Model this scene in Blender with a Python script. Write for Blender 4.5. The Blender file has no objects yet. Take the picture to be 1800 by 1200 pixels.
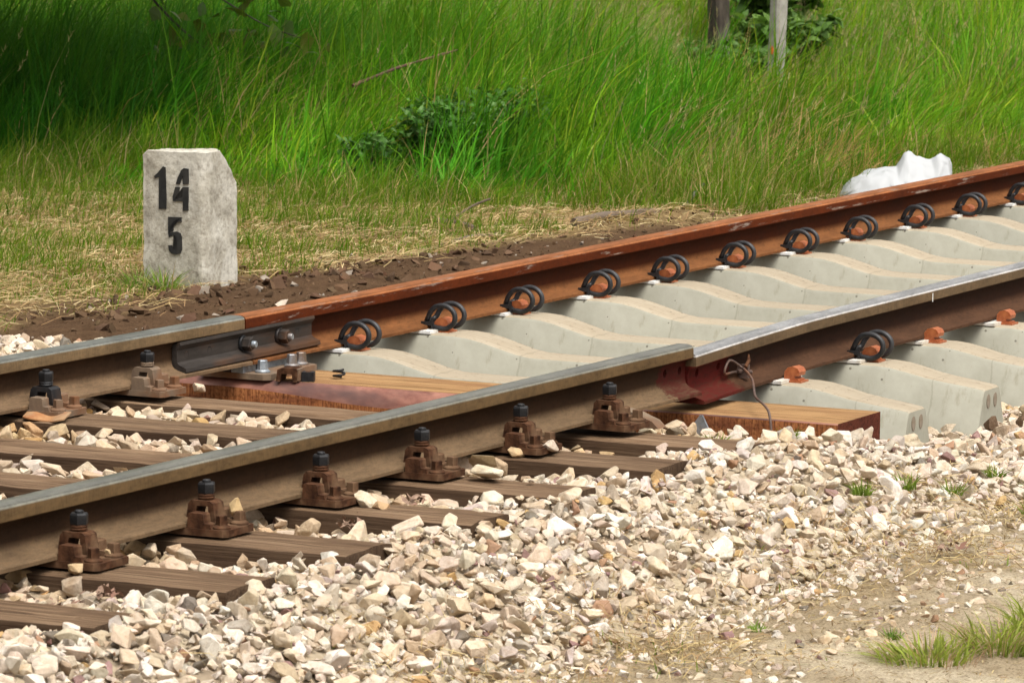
import bpy, bmesh, math, random
import numpy as np
from mathutils import Vector, Matrix, noise as mnoise

R = math.radians
rng = np.random.default_rng(7)
random.seed(7)
scene = bpy.context.scene
C = scene.collection

# ------------------------------------------------------------------ camera, sky, sun, exposure
CAM = np.array([-14.5754, -6.9547, 1.9633])
YAW, PITCH, ROLL, FPX = 1.119493, -0.117489, 0.012849, 9180.7
fwd = Vector((math.sin(YAW) * math.cos(PITCH), math.cos(YAW) * math.cos(PITCH), math.sin(PITCH)))
rgt = Vector((math.cos(YAW), -math.sin(YAW), 0))
upv = rgt.cross(fwd)
r2 = math.cos(ROLL) * rgt + math.sin(ROLL) * upv
u2 = -math.sin(ROLL) * rgt + math.cos(ROLL) * upv
cam = bpy.data.cameras.new("camera")
co = bpy.data.objects.new("camera", cam); C.objects.link(co)
M = Matrix((r2, u2, -fwd)).transposed().to_4x4(); M.translation = Vector(CAM)
co.matrix_world = M
cam.sensor_width = 36; cam.lens = FPX / 1800 * 36
cam.clip_start = 0.5; cam.clip_end = 2000
cam.dof.use_dof = True; cam.dof.focus_distance = 16.2; cam.dof.aperture_fstop = 20
scene.camera = co

SUN_DIR = Vector((-0.25, -0.40, 0.88)).normalized()     # towards the sun
w = bpy.data.worlds.new("World"); scene.world = w; w.use_nodes = True
nt = w.node_tree; bg = nt.nodes["Background"]
sky = nt.nodes.new("ShaderNodeTexSky"); sky.sky_type = 'NISHITA'; sky.sun_disc = False
sky.sun_elevation = math.asin(SUN_DIR.z); sky.sun_rotation = math.atan2(SUN_DIR.x, SUN_DIR.y)
sky.dust_density = 8; sky.air_density = 1.0
hs = nt.nodes.new("ShaderNodeHueSaturation"); hs.inputs["Saturation"].default_value = 0.05
nt.links.new(sky.outputs[0], hs.inputs["Color"]); nt.links.new(hs.outputs[0], bg.inputs[0])
bg.inputs[1].default_value = 0.135
sl = bpy.data.lights.new("sun", 'SUN'); sl.energy = 1.35; sl.angle = R(34); sl.color = (1.0, 0.91, 0.76)
so = bpy.data.objects.new("sun", sl); C.objects.link(so)
so.rotation_euler = SUN_DIR.to_track_quat('Z', 'Y').to_euler()
vs = scene.view_settings
vs.view_transform = 'Standard'; vs.look = 'None'; vs.gamma = 1.0; vs.exposure = 0.58; vs.use_curve_mapping = False
scene.cycles.use_denoising = True
scene.cycles.max_bounces = 6; scene.cycles.diffuse_bounces = 3; scene.cycles.transmission_bounces = 3
scene.cycles.sample_clamp_indirect = 6

# ------------------------------------------------------------------ node material helpers
class NM:
    def __init__(s, name):
        s.m = bpy.data.materials.new(name); s.m.use_nodes = True
        s.t = s.m.node_tree; s.b = s.t.nodes["Principled BSDF"]
    def n(s, typ, **kw):
        nd = s.t.nodes.new(typ)
        for k, v in kw.items():
            if k.startswith('i_'): nd.inputs[k[2:].replace('_', ' ')].default_value = v
            else: setattr(nd, k, v)
        return nd
    def l(s, a, b): s.t.links.new(a, b)
    def coord(s, scale=(1, 1, 1), kind='Object'):
        tc = s.n("ShaderNodeTexCoord"); mp = s.n("ShaderNodeMapping"); mp.inputs["Scale"].default_value = scale
        s.l(tc.outputs[kind], mp.inputs[0]); return mp.outputs[0]
    def world(s, scale=(1, 1, 1)):
        g = s.n("ShaderNodeNewGeometry"); mp = s.n("ShaderNodeMapping"); mp.inputs["Scale"].default_value = scale
        s.l(g.outputs["Position"], mp.inputs[0]); return mp.outputs[0]
    def noise(s, vec, scale, detail=5, rough=.6):
        nd = s.n("ShaderNodeTexNoise"); nd.inputs["Scale"].default_value = scale
        nd.inputs["Detail"].default_value = detail; nd.inputs["Roughness"].default_value = rough
        s.l(vec, nd.inputs["Vector"]); return nd.outputs[0]
    def ramp(s, fac, stops):
        nd = s.n("ShaderNodeValToRGB"); e = nd.color_ramp.elements
        while len(e) < len(stops): e.new(0.5)
        for el, (p, c) in zip(e, stops):
            el.position = p; el.color = (*c, 1) if len(c) == 3 else c
        s.l(fac, nd.inputs[0]); return nd.outputs[0]
    def mix(s, fac, a, b, mode='MIX'):
        nd = s.n("ShaderNodeMix", data_type='RGBA', blend_type=mode)
        for sock, v in ((nd.inputs[0], fac), (nd.inputs[6], a), (nd.inputs[7], b)):
            if isinstance(v, (int, float)): sock.default_value = v
            elif isinstance(v, tuple): sock.default_value = (*v, 1)
            else: s.l(v, sock)
        return nd.outputs[2]
    def math(s, op, a, b=0.0):
        nd = s.n("ShaderNodeMath", operation=op)
        for sock, v in ((nd.inputs[0], a), (nd.inputs[1], b)):
            if isinstance(v, (int, float)): sock.default_value = v
            else: s.l(v, sock)
        return nd.outputs[0]
    def attr(s, name, out="Fac"):
        return s.n("ShaderNodeAttribute", attribute_name=name).outputs[out]
    def bump(s, h, strength=.4, dist=.005):
        nd = s.n("ShaderNodeBump"); nd.inputs["Strength"].default_value = strength; nd.inputs["Distance"].default_value = dist
        s.l(h, nd.inputs["Height"]); s.l(nd.outputs[0], s.b.inputs["Normal"])
    def out(s, col=None, rough=.8, metal=0.0, spec=.3):
        if col is not None:
            if isinstance(col, tuple): s.b.inputs["Base Color"].default_value = (*col, 1)
            else: s.l(col, s.b.inputs["Base Color"])
        for nm, v in (("Roughness", rough), ("Metallic", metal), ("Specular IOR Level", spec)):
            if isinstance(v, (int, float)): s.b.inputs[nm].default_value = v
            else: s.l(v, s.b.inputs[nm])
        return s.m

def mat_mottled(name, c1, c2, c3, scale=30, rough=.8, metal=0, bump=.3, dist=.002, spec=.3, stretch=(1, 1, 1), lo=.35, hi=.65):
    k = NM(name); v = k.coord(stretch)
    a = k.noise(v, scale, 6, .65); b = k.noise(v, scale * .23, 4, .6)
    col = k.ramp(a, [(lo, c1), (hi, c2)])
    f = k.ramp(b, [(.48, (0, 0, 0)), (.66, (1, 1, 1))])
    col = k.mix(f, col, c3)
    k.bump(a, bump, dist)
    return k.out(col, rough, metal, spec)

# rails: profile height 'pz' is stored on the mesh
def mat_rail(name, foot, web, head, top, top_metal, top_rough, gritty=.35, fleck=None, paint=None):
    k = NM(name); v = k.coord((10, 34, 30)); v2 = k.coord((2.2, 7, 3))
    pz = k.attr("pz"); nz = k.noise(v, 3, 6, .65); nb = k.noise(v2, 2.2, 5, .6)
    col = k.ramp(pz, [(0.0, foot), (.22, foot), (.36, web), (.70, web), (.735, head), (.915, head), (.940, tuple(min(1, c * 1.45) for c in top)), (.968, tuple(c * .72 for c in top)), (1, top)])  # bright line at the head corner is a highlight painted into the ramp
    ng = k.noise(k.coord((60, 60, 14)), 3, 4, .7)
    col = k.mix(.55, col, k.ramp(ng, [(.32, (.68, .64, .6)), (.5, (1, 1, 1)), (.7, (1.2, 1.18, 1.15))]), 'MULTIPLY')
    var = k.ramp(nz, [(.25, (.55, .52, .5)), (.5, (1, 1, 1)), (.78, (1.35, 1.25, 1.15))])
    col = k.mix(gritty * 2, col, var, 'MULTIPLY')
    var2 = k.ramp(nb, [(.3, (.62, .6, .58)), (.62, (1.12, 1.1, 1.08))])
    col = k.mix(.8, col, var2, 'MULTIPLY')
    isTop = k.ramp(pz, [(.905, (0, 0, 0)), (.955, (1, 1, 1))])
    if fleck:
        f = k.noise(k.coord((1.2, 14, 14)), 4, 6, .7)
        fz = k.ramp(pz, [(.74, (0, 0, 0)), (.76, (1, 1, 1)), (.86, (1, 1, 1)), (1, (.5, .5, .5))])
        fm = k.math('MULTIPLY', k.ramp(f, [(.57, (0, 0, 0)), (.66, (1, 1, 1))]), fz)
        col = k.mix(fm, col, fleck)
    if paint:
        pc, x0, x1 = paint
        px = k.attr("px")
        e = k.math('ADD', px, k.math('MULTIPLY', k.math('SUBTRACT', k.noise(k.coord((9, 9, 9)), 2.2, 6, .75), .5), .30))
        m1 = k.math('MULTIPLY', k.math('GREATER_THAN', e, x0), k.math('LESS_THAN', e, x1))
        m1 = k.math('MULTIPLY', m1, k.math('LESS_THAN', pz, .74))
        m1 = k.math('MULTIPLY', m1, k.ramp(nz, [(.3, (.35, .35, .35)), (.55, (1, 1, 1))]))
        col = k.mix(k.math('MULTIPLY', m1, .85), col, pc)
    rg = k.math('ADD', k.math('MULTIPLY', isTop, top_rough - .78), .78)
    rg = k.math('ADD', rg, k.math('MULTIPLY', k.math('SUBTRACT', nb, .5), .30))
    k.bump(nz, .25, .0015)
    bn = [n_ for n_ in k.t.nodes if n_.type == 'BUMP'][0]; k.l(k.math('MULTIPLY', k.math('SUBTRACT', 1.0, isTop), .3), bn.inputs["Strength"])
    return k.out(col, rg, k.math('MULTIPLY', isTop, top_metal), .10)

m_rail_old = mat_rail("worn_rail_steel", (.135, .090, .052), (.028, .014, .0065), (.110, .070, .033), (.20, .20, .172), .45, .34,
                      paint=((.055, .006, .005), -0.80, 1))
m_rail_far = mat_rail("worn_rail_steel_dusty", (.155, .102, .060), (.042, .023, .012), (.155, .105, .056), (.21, .22, .20), .55, .42)
m_rail_rust = mat_rail("rusted_rail_steel", (.17, .070, .026), (.042, .0095, .002), (.082, .0165, .003), (.26, .10, .040), .05, .7, fleck=(.27, .215, .175))
m_rail_new = mat_rail("brown_rail_steel", (.072, .036, .020), (.024, .010, .0055), (.115, .078, .044), (.66, .66, .66), .9, .38,
                      paint=((.075, .006, .005), -1, -.32))

m_iron_rust = mat_mottled("rusty_iron", (.026, .012, .007), (.100, .045, .023), (.150, .090, .052), 34, .9, .0, .9, .003, spec=.08)
m_iron_black = mat_mottled("black_oiled_iron", (.012, .012, .013), (.035, .035, .037), (.05, .032, .024), 30, .5, .4, .3, .001)
m_iron_dusty = mat_mottled("dusty_iron", (.13, .09, .062), (.21, .15, .10), (.16, .07, .03), 24, .85, .1, .4, .0015)
m_plate_steel = mat_mottled("dark_mill_steel", (.026, .021, .018), (.052, .043, .037), (.085, .036, .014), 8, .6, .15, .4, .0015, spec=.25, stretch=(1, 4, 4))
m_galv = mat_mottled("galvanised_steel", (.22, .25, .28), (.38, .41, .44), (.20, .14, .10), 40, .45, .6, .2, .001)
m_clip = mat_mottled("black_coated_spring_steel", (.008, .008, .009), (.020, .020, .021), (.030, .030, .032), 60, .48, 0, .35, .0008, spec=.45)
m_shoulder = mat_mottled("orange_primed_iron", (.26, .060, .018), (.42, .135, .045), (.33, .10, .04), 40, .45, 0, .3, .001, spec=.5)
m_pad = mat_mottled("white_plastic_pad", (.66, .66, .64), (.76, .76, .75), (.55, .50, .42), 30, .6, 0, .1, .001)
m_shim = mat_mottled("rust_flaked_shim", (.28, .10, .035), (.40, .22, .10), (.36, .28, .18), 18, .8, .1, .5, .002)
m_wire = mat_mottled("rusty_wire", (.08, .05, .04), (.16, .11, .09), (.22, .09, .04), 40, .6, .3, .3, .0008)

# concrete of the new sleepers: pale sides, sandy worn tops
def mat_sleeper():
    k = NM("pale_sleeper_concrete"); v = k.coord()
    a = k.noise(v, 7, 6, .65); b = k.noise(v, 60, 4, .6); c = k.noise(k.coord((30, 1.2, 6)), 3, 5, .7)
    oi = k.n("ShaderNodeObjectInfo")
    side = k.ramp(a, [(.3, (.29, .28, .225)), (.5, (.34, .33, .27)), (.72, (.39, .378, .315))])
    topc = k.ramp(c, [(.3, (.295, .24, .17)), (.55, (.355, .30, .22)), (.75, (.385, .335, .26))])
    g = k.n("ShaderNodeNewGeometry"); sx = k.n("ShaderNodeSeparateXYZ"); k.l(g.outputs["True Normal"], sx.inputs[0])
    tm = k.ramp(sx.outputs[2], [(.62, (0, 0, 0)), (.80, (1, 1, 1))])
    col = k.mix(tm, side, topc)
    pit = k.n("ShaderNodeTexVoronoi"); pit.inputs["Scale"].default_value = 26; k.l(v, pit.inputs["Vector"])
    spots = k.math('MULTIPLY', k.math('LESS_THAN', pit.outputs["Distance"], .11), k.math('GREATER_THAN', k.noise(v, 9, 2), .5))
    col = k.mix(k.math('MULTIPLY', spots, .75), col, (.10, .085, .065))
    st = k.ramp(k.noise(k.coord((5, 5, .9)), 4, 5, .7), [(.58, (1, 1, 1)), (.74, (.74, .71, .64))])
    col = k.mix(1.0, col, st, 'MULTIPLY')
    sy = k.n("ShaderNodeSeparateXYZ"); k.l(v, sy.inputs[0]); ab = k.math('ABSOLUTE', sy.outputs[1])
    wob = k.math('MULTIPLY', k.math('SUBTRACT', a, .5), .05)
    seam = k.math('LESS_THAN', k.math('ABSOLUTE', k.math('SUBTRACT', k.math('ADD', ab, wob), .335)), .0035)
    seam2 = k.math('LESS_THAN', k.math('ABSOLUTE', k.math('SUBTRACT', k.math('ADD', ab, wob), 1.085)), .0025)
    col = k.mix(k.math('MULTIPLY', k.math('ADD', seam, seam2), .30), col, (.17, .15, .11))
    dirt = k.math('MULTIPLY', tm, k.ramp(k.noise(k.coord((9, 9, 9)), 5, 6, .75), [(.56, (0, 0, 0)), (.64, (1, 1, 1))]))
    col = k.mix(k.math('MULTIPLY', dirt, .45), col, (.17, .125, .085))
    tint = k.math('ADD', k.math('MULTIPLY', oi.outputs["Random"], .10), .93)
    cb = k.n("ShaderNodeCombineColor"); [k.l(tint, cb.inputs[i]) for i in range(3)]
    col = k.mix(1.0, col, cb.outputs[0], 'MULTIPLY')
    k.bump(k.mix(.5, b, a), .3, .003)
    return k.out(col, .9, 0, .1)
m_conc = mat_sleeper()

def mat_wood(name, dark, mid, light, stain, sidec=None):
    k = NM(name)
    v = k.coord((34, 1.1, 34)); a = k.noise(v, 2.2, 8, .7)
    b = k.noise(k.coord((3, .8, 3)), 2.0, 5, .6); f = k.noise(k.coord((120, 3, 120)), 1.5, 4, .7)
    oi = k.n("ShaderNodeObjectInfo")
    col = k.ramp(a, [(.30, dark), (.48, mid), (.68, light)])
    col = k.mix(k.ramp(b, [(.52, (0, 0, 0)), (.68, (1, 1, 1))]), col, stain)
    cr = k.ramp(f, [(.36, (.35, .33, .3)), (.46, (1, 1, 1))])
    col = k.mix(.8, col, cr, 'MULTIPLY')
    tint = k.math('ADD', k.math('MULTIPLY', oi.outputs["Random"], .5), .78)
    cb = k.n("ShaderNodeCombineColor"); [k.l(tint, cb.inputs[i]) for i in range(3)]
    col = k.mix(1.0, col, cb.outputs[0], 'MULTIPLY')
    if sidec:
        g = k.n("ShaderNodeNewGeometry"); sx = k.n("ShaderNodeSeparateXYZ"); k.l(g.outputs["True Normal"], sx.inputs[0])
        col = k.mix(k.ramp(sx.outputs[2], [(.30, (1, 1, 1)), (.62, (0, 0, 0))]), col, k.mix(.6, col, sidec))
    k.bump(k.mix(.5, a, f), .9, .006)
    return k.out(col, .9, 0, .1)
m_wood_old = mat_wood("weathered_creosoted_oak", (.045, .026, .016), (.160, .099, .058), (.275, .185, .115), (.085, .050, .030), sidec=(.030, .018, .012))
m_wood_top = mat_wood("fresh_sawn_timber_face", (.075, .038, .018), (.255, .145, .065), (.33, .215, .105), (.17, .085, .040))
def mat_saw():
    k = NM("rough_sawn_orange_timber")
    v = k.coord((2, 60, 3)); a = k.noise(v, 3, 4, .6); b = k.noise(k.coord((3, 2, 8)), 2.5, 5, .6); c = k.noise(k.coord((1, 90, 70)), 1.2, 3, .6)
    col = k.ramp(a, [(.3, (.085, .030, .012)), (.5, (.215, .078, .028)), (.7, (.33, .14, .052))])
    col = k.mix(k.ramp(b, [(.45, (0, 0, 0)), (.65, (1, 1, 1))]), col, (.11, .036, .016))
    col = k.mix(.7, col, k.ramp(c, [(.38, (.4, .35, .3)), (.52, (1, 1, 1))]), 'MULTIPLY')
    k.bump(k.mix(.5, a, c), .7, .003); return k.out(col, .85, 0, .1)
m_wood_saw = mat_saw()
m_wane = mat_mottled("reddish_debarked_wood", (.15, .050, .034), (.33, .150, .105), (.085, .042, .036), 11, .5, 0, .5, .004, spec=.5, stretch=(2, 1, 2))
m_wood_end = mat_wood("dark_red_end_grain", (.030, .009, .006), (.075, .020, .011), (.12, .036, .02), (.05, .014, .009))
m_stake = mat_mottled("grey_brown_bark", (.07, .05, .035), (.20, .145, .10), (.13, .10, .075), 30, .9, 0, .6, .003)
m_twig_red = mat_mottled("peeled_reddish_branch", (.10, .045, .028), (.24, .13, .085), (.07, .04, .03), 24, .8, 0, .5, .003, stretch=(1, 1, 1))

def mat_attr(name, rough=.9, bumpscale=60, bump=.5, dist=.004, var=.5, obj=False, spec=.08):
    k = NM(name); v = k.world()
    base = k.n("ShaderNodeObjectInfo").outputs["Color"] if obj else k.attr("col", "Color")
    a = k.noise(v, bumpscale, 6, .7); b = k.noise(v, bumpscale * .35, 4, .6)
    f = k.ramp(b, [(.3, (.76, .71, .63)), (.52, (1, 1, 1)), (.74, (1.2, 1.19, 1.16))])
    col = k.mix(var, base, f, 'MULTIPLY')
    f2 = k.ramp(a, [(.30, (.80, .77, .72)), (.5, (1, 1, 1)), (.7, (1.1, 1.1, 1.09))])
    col = k.mix(var, col, f2, 'MULTIPLY')
    st_ = k.ramp(k.noise(v, bumpscale * .22, 5, .7), [(.52, (1, 1, 1)), (.70, (.90, .78, .63))])
    col = k.mix(var * .8, col, st_, 'MULTIPLY')
    k.bump(a, bump, dist)
    return k.out(col, rough, 0, spec)
m_stone = mat_attr("crushed_limestone", .92, 75, .9, .007, .8, obj=False)
m_stone_o = mat_attr("crushed_limestone_single", .92, 75, .9, .007, .8, obj=True)
m_clod = mat_attr("soil_clod", .95, 50, .6, .004)

def mat_ground(name, sc=14, fine=.6):
    k = NM(name); v = k.world(); base = k.attr("col", "Color")
    a = k.noise(v, sc, 8, .7); b = k.noise(v, sc * 7, 5, .7)
    col = k.mix(.85, base, k.ramp(a, [(.3, (.60, .56, .50)), (.5, (1, 1, 1)), (.72, (1.22, 1.2, 1.16))]), 'MULTIPLY')
    col = k.mix(fine, col, k.ramp(b, [(.34, (.45, .40, .34)), (.52, (1, 1, 1)), (.7, (1.2, 1.18, 1.14))]), 'MULTIPLY')
    k.bump(k.mix(.5, a, b), .9, .016)
    return k.out(col, .95, 0, .05)
m_ground = mat_ground("earth")
m_path = mat_ground("sandy_path_earth", 20, 1.0)
m_ballast_bed = mat_attr("dusty_fine_ballast", .95, 70, .8, .01)

def mat_leaf(name, attr=True, color=(.08, .14, .03), trans=.35, rough=.5):
    k = NM(name)
    if attr: c = k.attr("col", "Color")
    else: c = k.n("ShaderNodeRGB").outputs[0]; c.default_value = (*color, 1)
    b = k.b; k.l(c, b.inputs["Base Color"]); b.inputs["Roughness"].default_value = rough; b.inputs["Specular IOR Level"].default_value = .12
    tr = k.n("ShaderNodeBsdfTranslucent"); k.l(k.mix(1.0, c, (1.15, 1.2, .7), 'MULTIPLY'), tr.inputs[0])
    mx = k.n("ShaderNodeMixShader"); mx.inputs[0].default_value = trans
    k.l(b.outputs[0], mx.inputs[1]); k.l(tr.outputs[0], mx.inputs[2])
    k.l(mx.outputs[0], k.t.nodes["Material Output"].inputs[0]); return k.m
m_grass = mat_leaf("grass_blade", trans=.45, rough=.55)
m_straw = mat_leaf("dry_straw_blade", trans=.2, rough=.7)
m_leaf = mat_leaf("broad_leaf", trans=.3, rough=.4)
m_bag = mat_leaf("white_plastic_film", attr=False, color=(.47, .48, .49), trans=.12, rough=.35)

def mat_milestone():
    k = NM("weathered_milestone_concrete"); v = k.coord()
    a = k.noise(v, 9, 7, .7); b = k.noise(v, 55, 5, .7); c = k.noise(v, 4.0, 3, .5)
    col = k.ramp(a, [(.28, (.23, .21, .165)), (.47, (.41, .38, .315)), (.68, (.58, .555, .485))])
    patch = k.ramp(c, [(.54, (0, 0, 0)), (.57, (1, 1, 1))])
    col = k.mix(k.math('MULTIPLY', patch, .6), col, (.57, .545, .48))
    col = k.mix(.7, col, k.ramp(b, [(.33, (.5, .47, .43)), (.5, (1, 1, 1)), (.7, (1.2, 1.2, 1.18))]), 'MULTIPLY')
    k.bump(k.mix(.5, a, b), .9, .008); return k.out(col, .95, 0, .15)
m_mile = mat_milestone()
m_paint = mat_mottled("chipped_black_paint", (.012, .012, .012), (.022, .022, .022), (.035, .033, .030), 60, .6, 0, .2, .001)
m_post = mat_mottled("grey_post_concrete", (.24, .22, .19), (.40, .375, .33), (.33, .31, .24), 12, .95, 0, .5, .004)
m_post_wood = mat_mottled("old_lichened_wood_post", (.035, .028, .022), (.085, .068, .052), (.16, .15, .12), 22, .95, 0, .6, .005, stretch=(1, 1, .25))
m_orange = NM("orange_marking_paint").out((.90, .14, .03), .6)
m_lane = mat_mottled("pale_lane_asphalt", (.42, .38, .34), (.55, .50, .46), (.48, .44, .40), 12, .95, 0, .2, .004)
m_white = NM("white_chalk_paint").out((.8, .8, .78), .7)

# ------------------------------------------------------------------ mesh helpers
def props(o, label=None, cat=None, group=None, kind=None):
    if label: o["label"] = label
    if cat: o["category"] = cat
    if group: o["group"] = group
    if kind: o["kind"] = kind
    return o
def link(o, parent=None):
    C.objects.link(o)
    if parent is not None: o.parent = parent
    return o
def empty(name, loc=(0, 0, 0), label=None, cat=None, group=None, rz=0):
    o = bpy.data.objects.new(name, None); link(o); o.location = loc; o.rotation_euler = (0, 0, rz)
    o.empty_display_size = .05
    return props(o, label, cat, group)
def copy_tree(o, parent=None):
    c = o.copy(); link(c, parent)
    for ch in list(o.children): copy_tree(ch, c)
    return c

def finish(bm, name, mat, parent=None, smooth=35, loc=None, bevel=0, segs=1):
    if bevel:
        es = [e for e in bm.edges if len(e.link_faces) == 2 and e.calc_face_angle(0) > R(25)]
        bmesh.ops.bevel(bm, geom=es, offset=bevel, segments=segs, affect='EDGES', clamp_overlap=True)
    bmesh.ops.recalc_face_normals(bm, faces=bm.faces)
    if smooth:
        for f in bm.faces: f.smooth = True
        for e in bm.edges:
            e.smooth = not (len(e.link_faces) == 2 and e.calc_face_angle(0) > R(smooth))
    me = bpy.data.meshes.new(name); bm.to_mesh(me); bm.free()
    for mm in (mat if isinstance(mat, (list, tuple)) else [mat]): me.materials.append(mm)
    o = bpy.data.objects.new(name, me); link(o, parent)
    if loc is not None: o.location = loc
    return o
def box(bm, x0, x1, y0, y1, z0, z1, mi=0):
    vs_ = [bm.verts.new((x, y, z)) for x in (x0, x1) for y in (y0, y1) for z in (z0, z1)]
    for q in ((0, 1, 3, 2), (4, 6, 7, 5), (0, 4, 5, 1), (2, 3, 7, 6), (0, 2, 6, 4), (1, 5, 7, 3)):
        bm.faces.new([vs_[i] for i in q]).material_index = mi
def lathe(bm, prof, n=16, c=(0, 0, 0), axis='Z', rot=0.0, cap=True):
    """prof: list of (radius, height) along the axis"""
    rings = []
    for r, h in prof:
        ring = []
        for i in range(n):
            a = rot + 2 * math.pi * i / n
            p, q = r * math.cos(a), r * math.sin(a)
            v = (p, q, h) if axis == 'Z' else ((h, p, q) if axis == 'X' else (p, h, q))
            ring.append(bm.verts.new((v[0] + c[0], v[1] + c[1], v[2] + c[2])))
        rings.append(ring)
    for a, b in zip(rings, rings[1:]):
        for i in range(n):
            bm.faces.new((a[i], a[(i + 1) % n], b[(i + 1) % n], b[i]))
    if cap: bm.faces.new(rings[0]); bm.faces.new(rings[-1])
def tube(bm, pts, rad, n=8, cap=True):
    pts = [Vector(p) for p in pts]; N = len(pts)
    rad = rad if isinstance(rad, (list, tuple)) else [rad] * N
    ref = None; rings = []
    for i, p in enumerate(pts):
        t = (pts[min(i + 1, N - 1)] - pts[max(i - 1, 0)]).normalized()
        if ref is None:
            ref = t.orthogonal().normalized()
        ref = (ref - t * ref.dot(t)).normalized(); bi = t.cross(ref)
        rings.append([bm.verts.new(p + (ref * math.cos(2 * math.pi * j / n) + bi * math.sin(2 * math.pi * j / n)) * rad[i]) for j in range(n)])
    for a, b in zip(rings, rings[1:]):
        for j in range(n): bm.faces.new((a[j], a[(j + 1) % n], b[(j + 1) % n], b[j]))
    if cap: bm.faces.new(rings[0][::-1]); bm.faces.new(rings[-1])
def prism(bm, poly, x0, x1, axis='X', mi=0):
    """poly of (y,z) extruded along X, or (x,z) extruded along Y, or (x,y) along Z"""
    mk = {'X': lambda a, b, t: (t, a, b), 'Y': lambda a, b, t: (a, t, b), 'Z': lambda a, b, t: (a, b, t)}[axis]
    A = [bm.verts.new(mk(a, b, x0)) for a, b in poly]; B_ = [bm.verts.new(mk(a, b, x1)) for a, b in poly]
    n = len(poly)
    for i in range(n): bm.faces.new((A[i], A[(i + 1) % n], B_[(i + 1) % n], B_[i])).material_index = mi
    bm.faces.new(A[::-1]).material_index = mi; bm.faces.new(B_).material_index = mi
def catmull(pts, m=6):
    P = [Vector(p) for p in pts]; out = []
    for i in range(len(P) - 1):
        a, b, c, d = P[max(i - 1, 0)], P[i], P[i + 1], P[min(i + 2, len(P) - 1)]
        for k in range(m):
            t = k / m
            out.append(.5 * ((2 * b) + (c - a) * t + (2 * a - 5 * b + 4 * c - d) * t * t + (3 * b - a - 3 * c + d) * t ** 3))
    out.append(P[-1]); return out
def arr_mesh(name, V, F, mat, col=None, nper=3, smooth=False):
    """numpy arrays to a mesh; F is (n, nper)"""
    me = bpy.data.meshes.new(name)
    V = np.ascontiguousarray(V, np.float32); F = np.ascontiguousarray(F, np.int32)
    me.vertices.add(len(V)); me.vertices.foreach_set("co", V.ravel())
    me.loops.add(F.size); me.loops.foreach_set("vertex_index", F.ravel())
    me.polygons.add(len(F)); me.polygons.foreach_set("loop_start", np.arange(len(F), dtype=np.int32) * nper)
    try: me.polygons.foreach_set("loop_total", np.full(len(F), nper, np.int32))
    except Exception: pass
    me.polygons.foreach_set("use_smooth", np.full(len(F), smooth))
    if col is not None:
        a = me.color_attributes.new("col", 'FLOAT_COLOR', 'POINT')
        c4 = np.ones((len(V), 4), np.float32); c4[:, :3] = col
        a.data.foreach_set("color", c4.ravel())
    me.materials.append(mat); me.update(calc_edges=True); me.validate()
    return me

# smooth value noise for heights and colour zones
_lat = np.random.default_rng(3).random((256, 256))
def vnoise(x, y, s=1.0):
    x = np.asarray(x, float) * s; y = np.asarray(y, float) * s
    xi = np.floor(x).astype(int); yi = np.floor(y).astype(int); fx = x - xi; fy = y - yi
    fx = fx * fx * (3 - 2 * fx); fy = fy * fy * (3 - 2 * fy)
    g = lambda i, j: _lat[(xi + i) % 256, (yi + j) % 256]
    return (g(0, 0) * (1 - fx) + g(1, 0) * fx) * (1 - fy) + (g(0, 1) * (1 - fx) + g(1, 1) * fx) * fy
def fbm(x, y, s=1.0, o=4):
    t = 0; a = .5
    for i in range(o): t = t + a * vnoise(x + 17.3 * i, y - 9.1 * i, s * 2 ** i); a *= .5
    return t / (1 - .5 ** o)
def sstep(a, b, x):
    t = np.clip((np.asarray(x, float) - a) / (b - a), 0, 1); return t * t * (3 - 2 * t)
def project(P):
    d = np.asarray(P, float) - CAM
    z = d @ np.array(fwd); return 900 + FPX * (d @ np.array(r2)) / z, 600 - FPX * (d @ np.array(u2)) / z, FPX / z

# ------------------------------------------------------------------ track geometry (metres; rail foot of the new track is z = 0)
G = 0.752                       # half the distance between rail centres
RAIL_H = .149
XJ = -0.615                     # the joint between old and new track
def old_dz(x, side):            # the old track falls gently towards the joint
    zj = .0122 if side < 0 else .0057
    return zj + (XJ - x) / (XJ + 3.5) * (.0287 - zj)
def old_dy(x, side):
    return (.003 if side < 0 else 0.0) * (x + 3.5) / (XJ + 3.5) + (.005 if side < 0 else .003) * (XJ - x) / (XJ + 3.5)
def wood_top(x): return .5 * (old_dz(x, -1) + old_dz(x, 1)) - .022
WOOD_X = [-6.02, -5.42, -4.82, -4.22, -3.617, -3.027, -2.464, -1.871, -1.296]
BEAM = (-.665, -.335)

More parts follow.
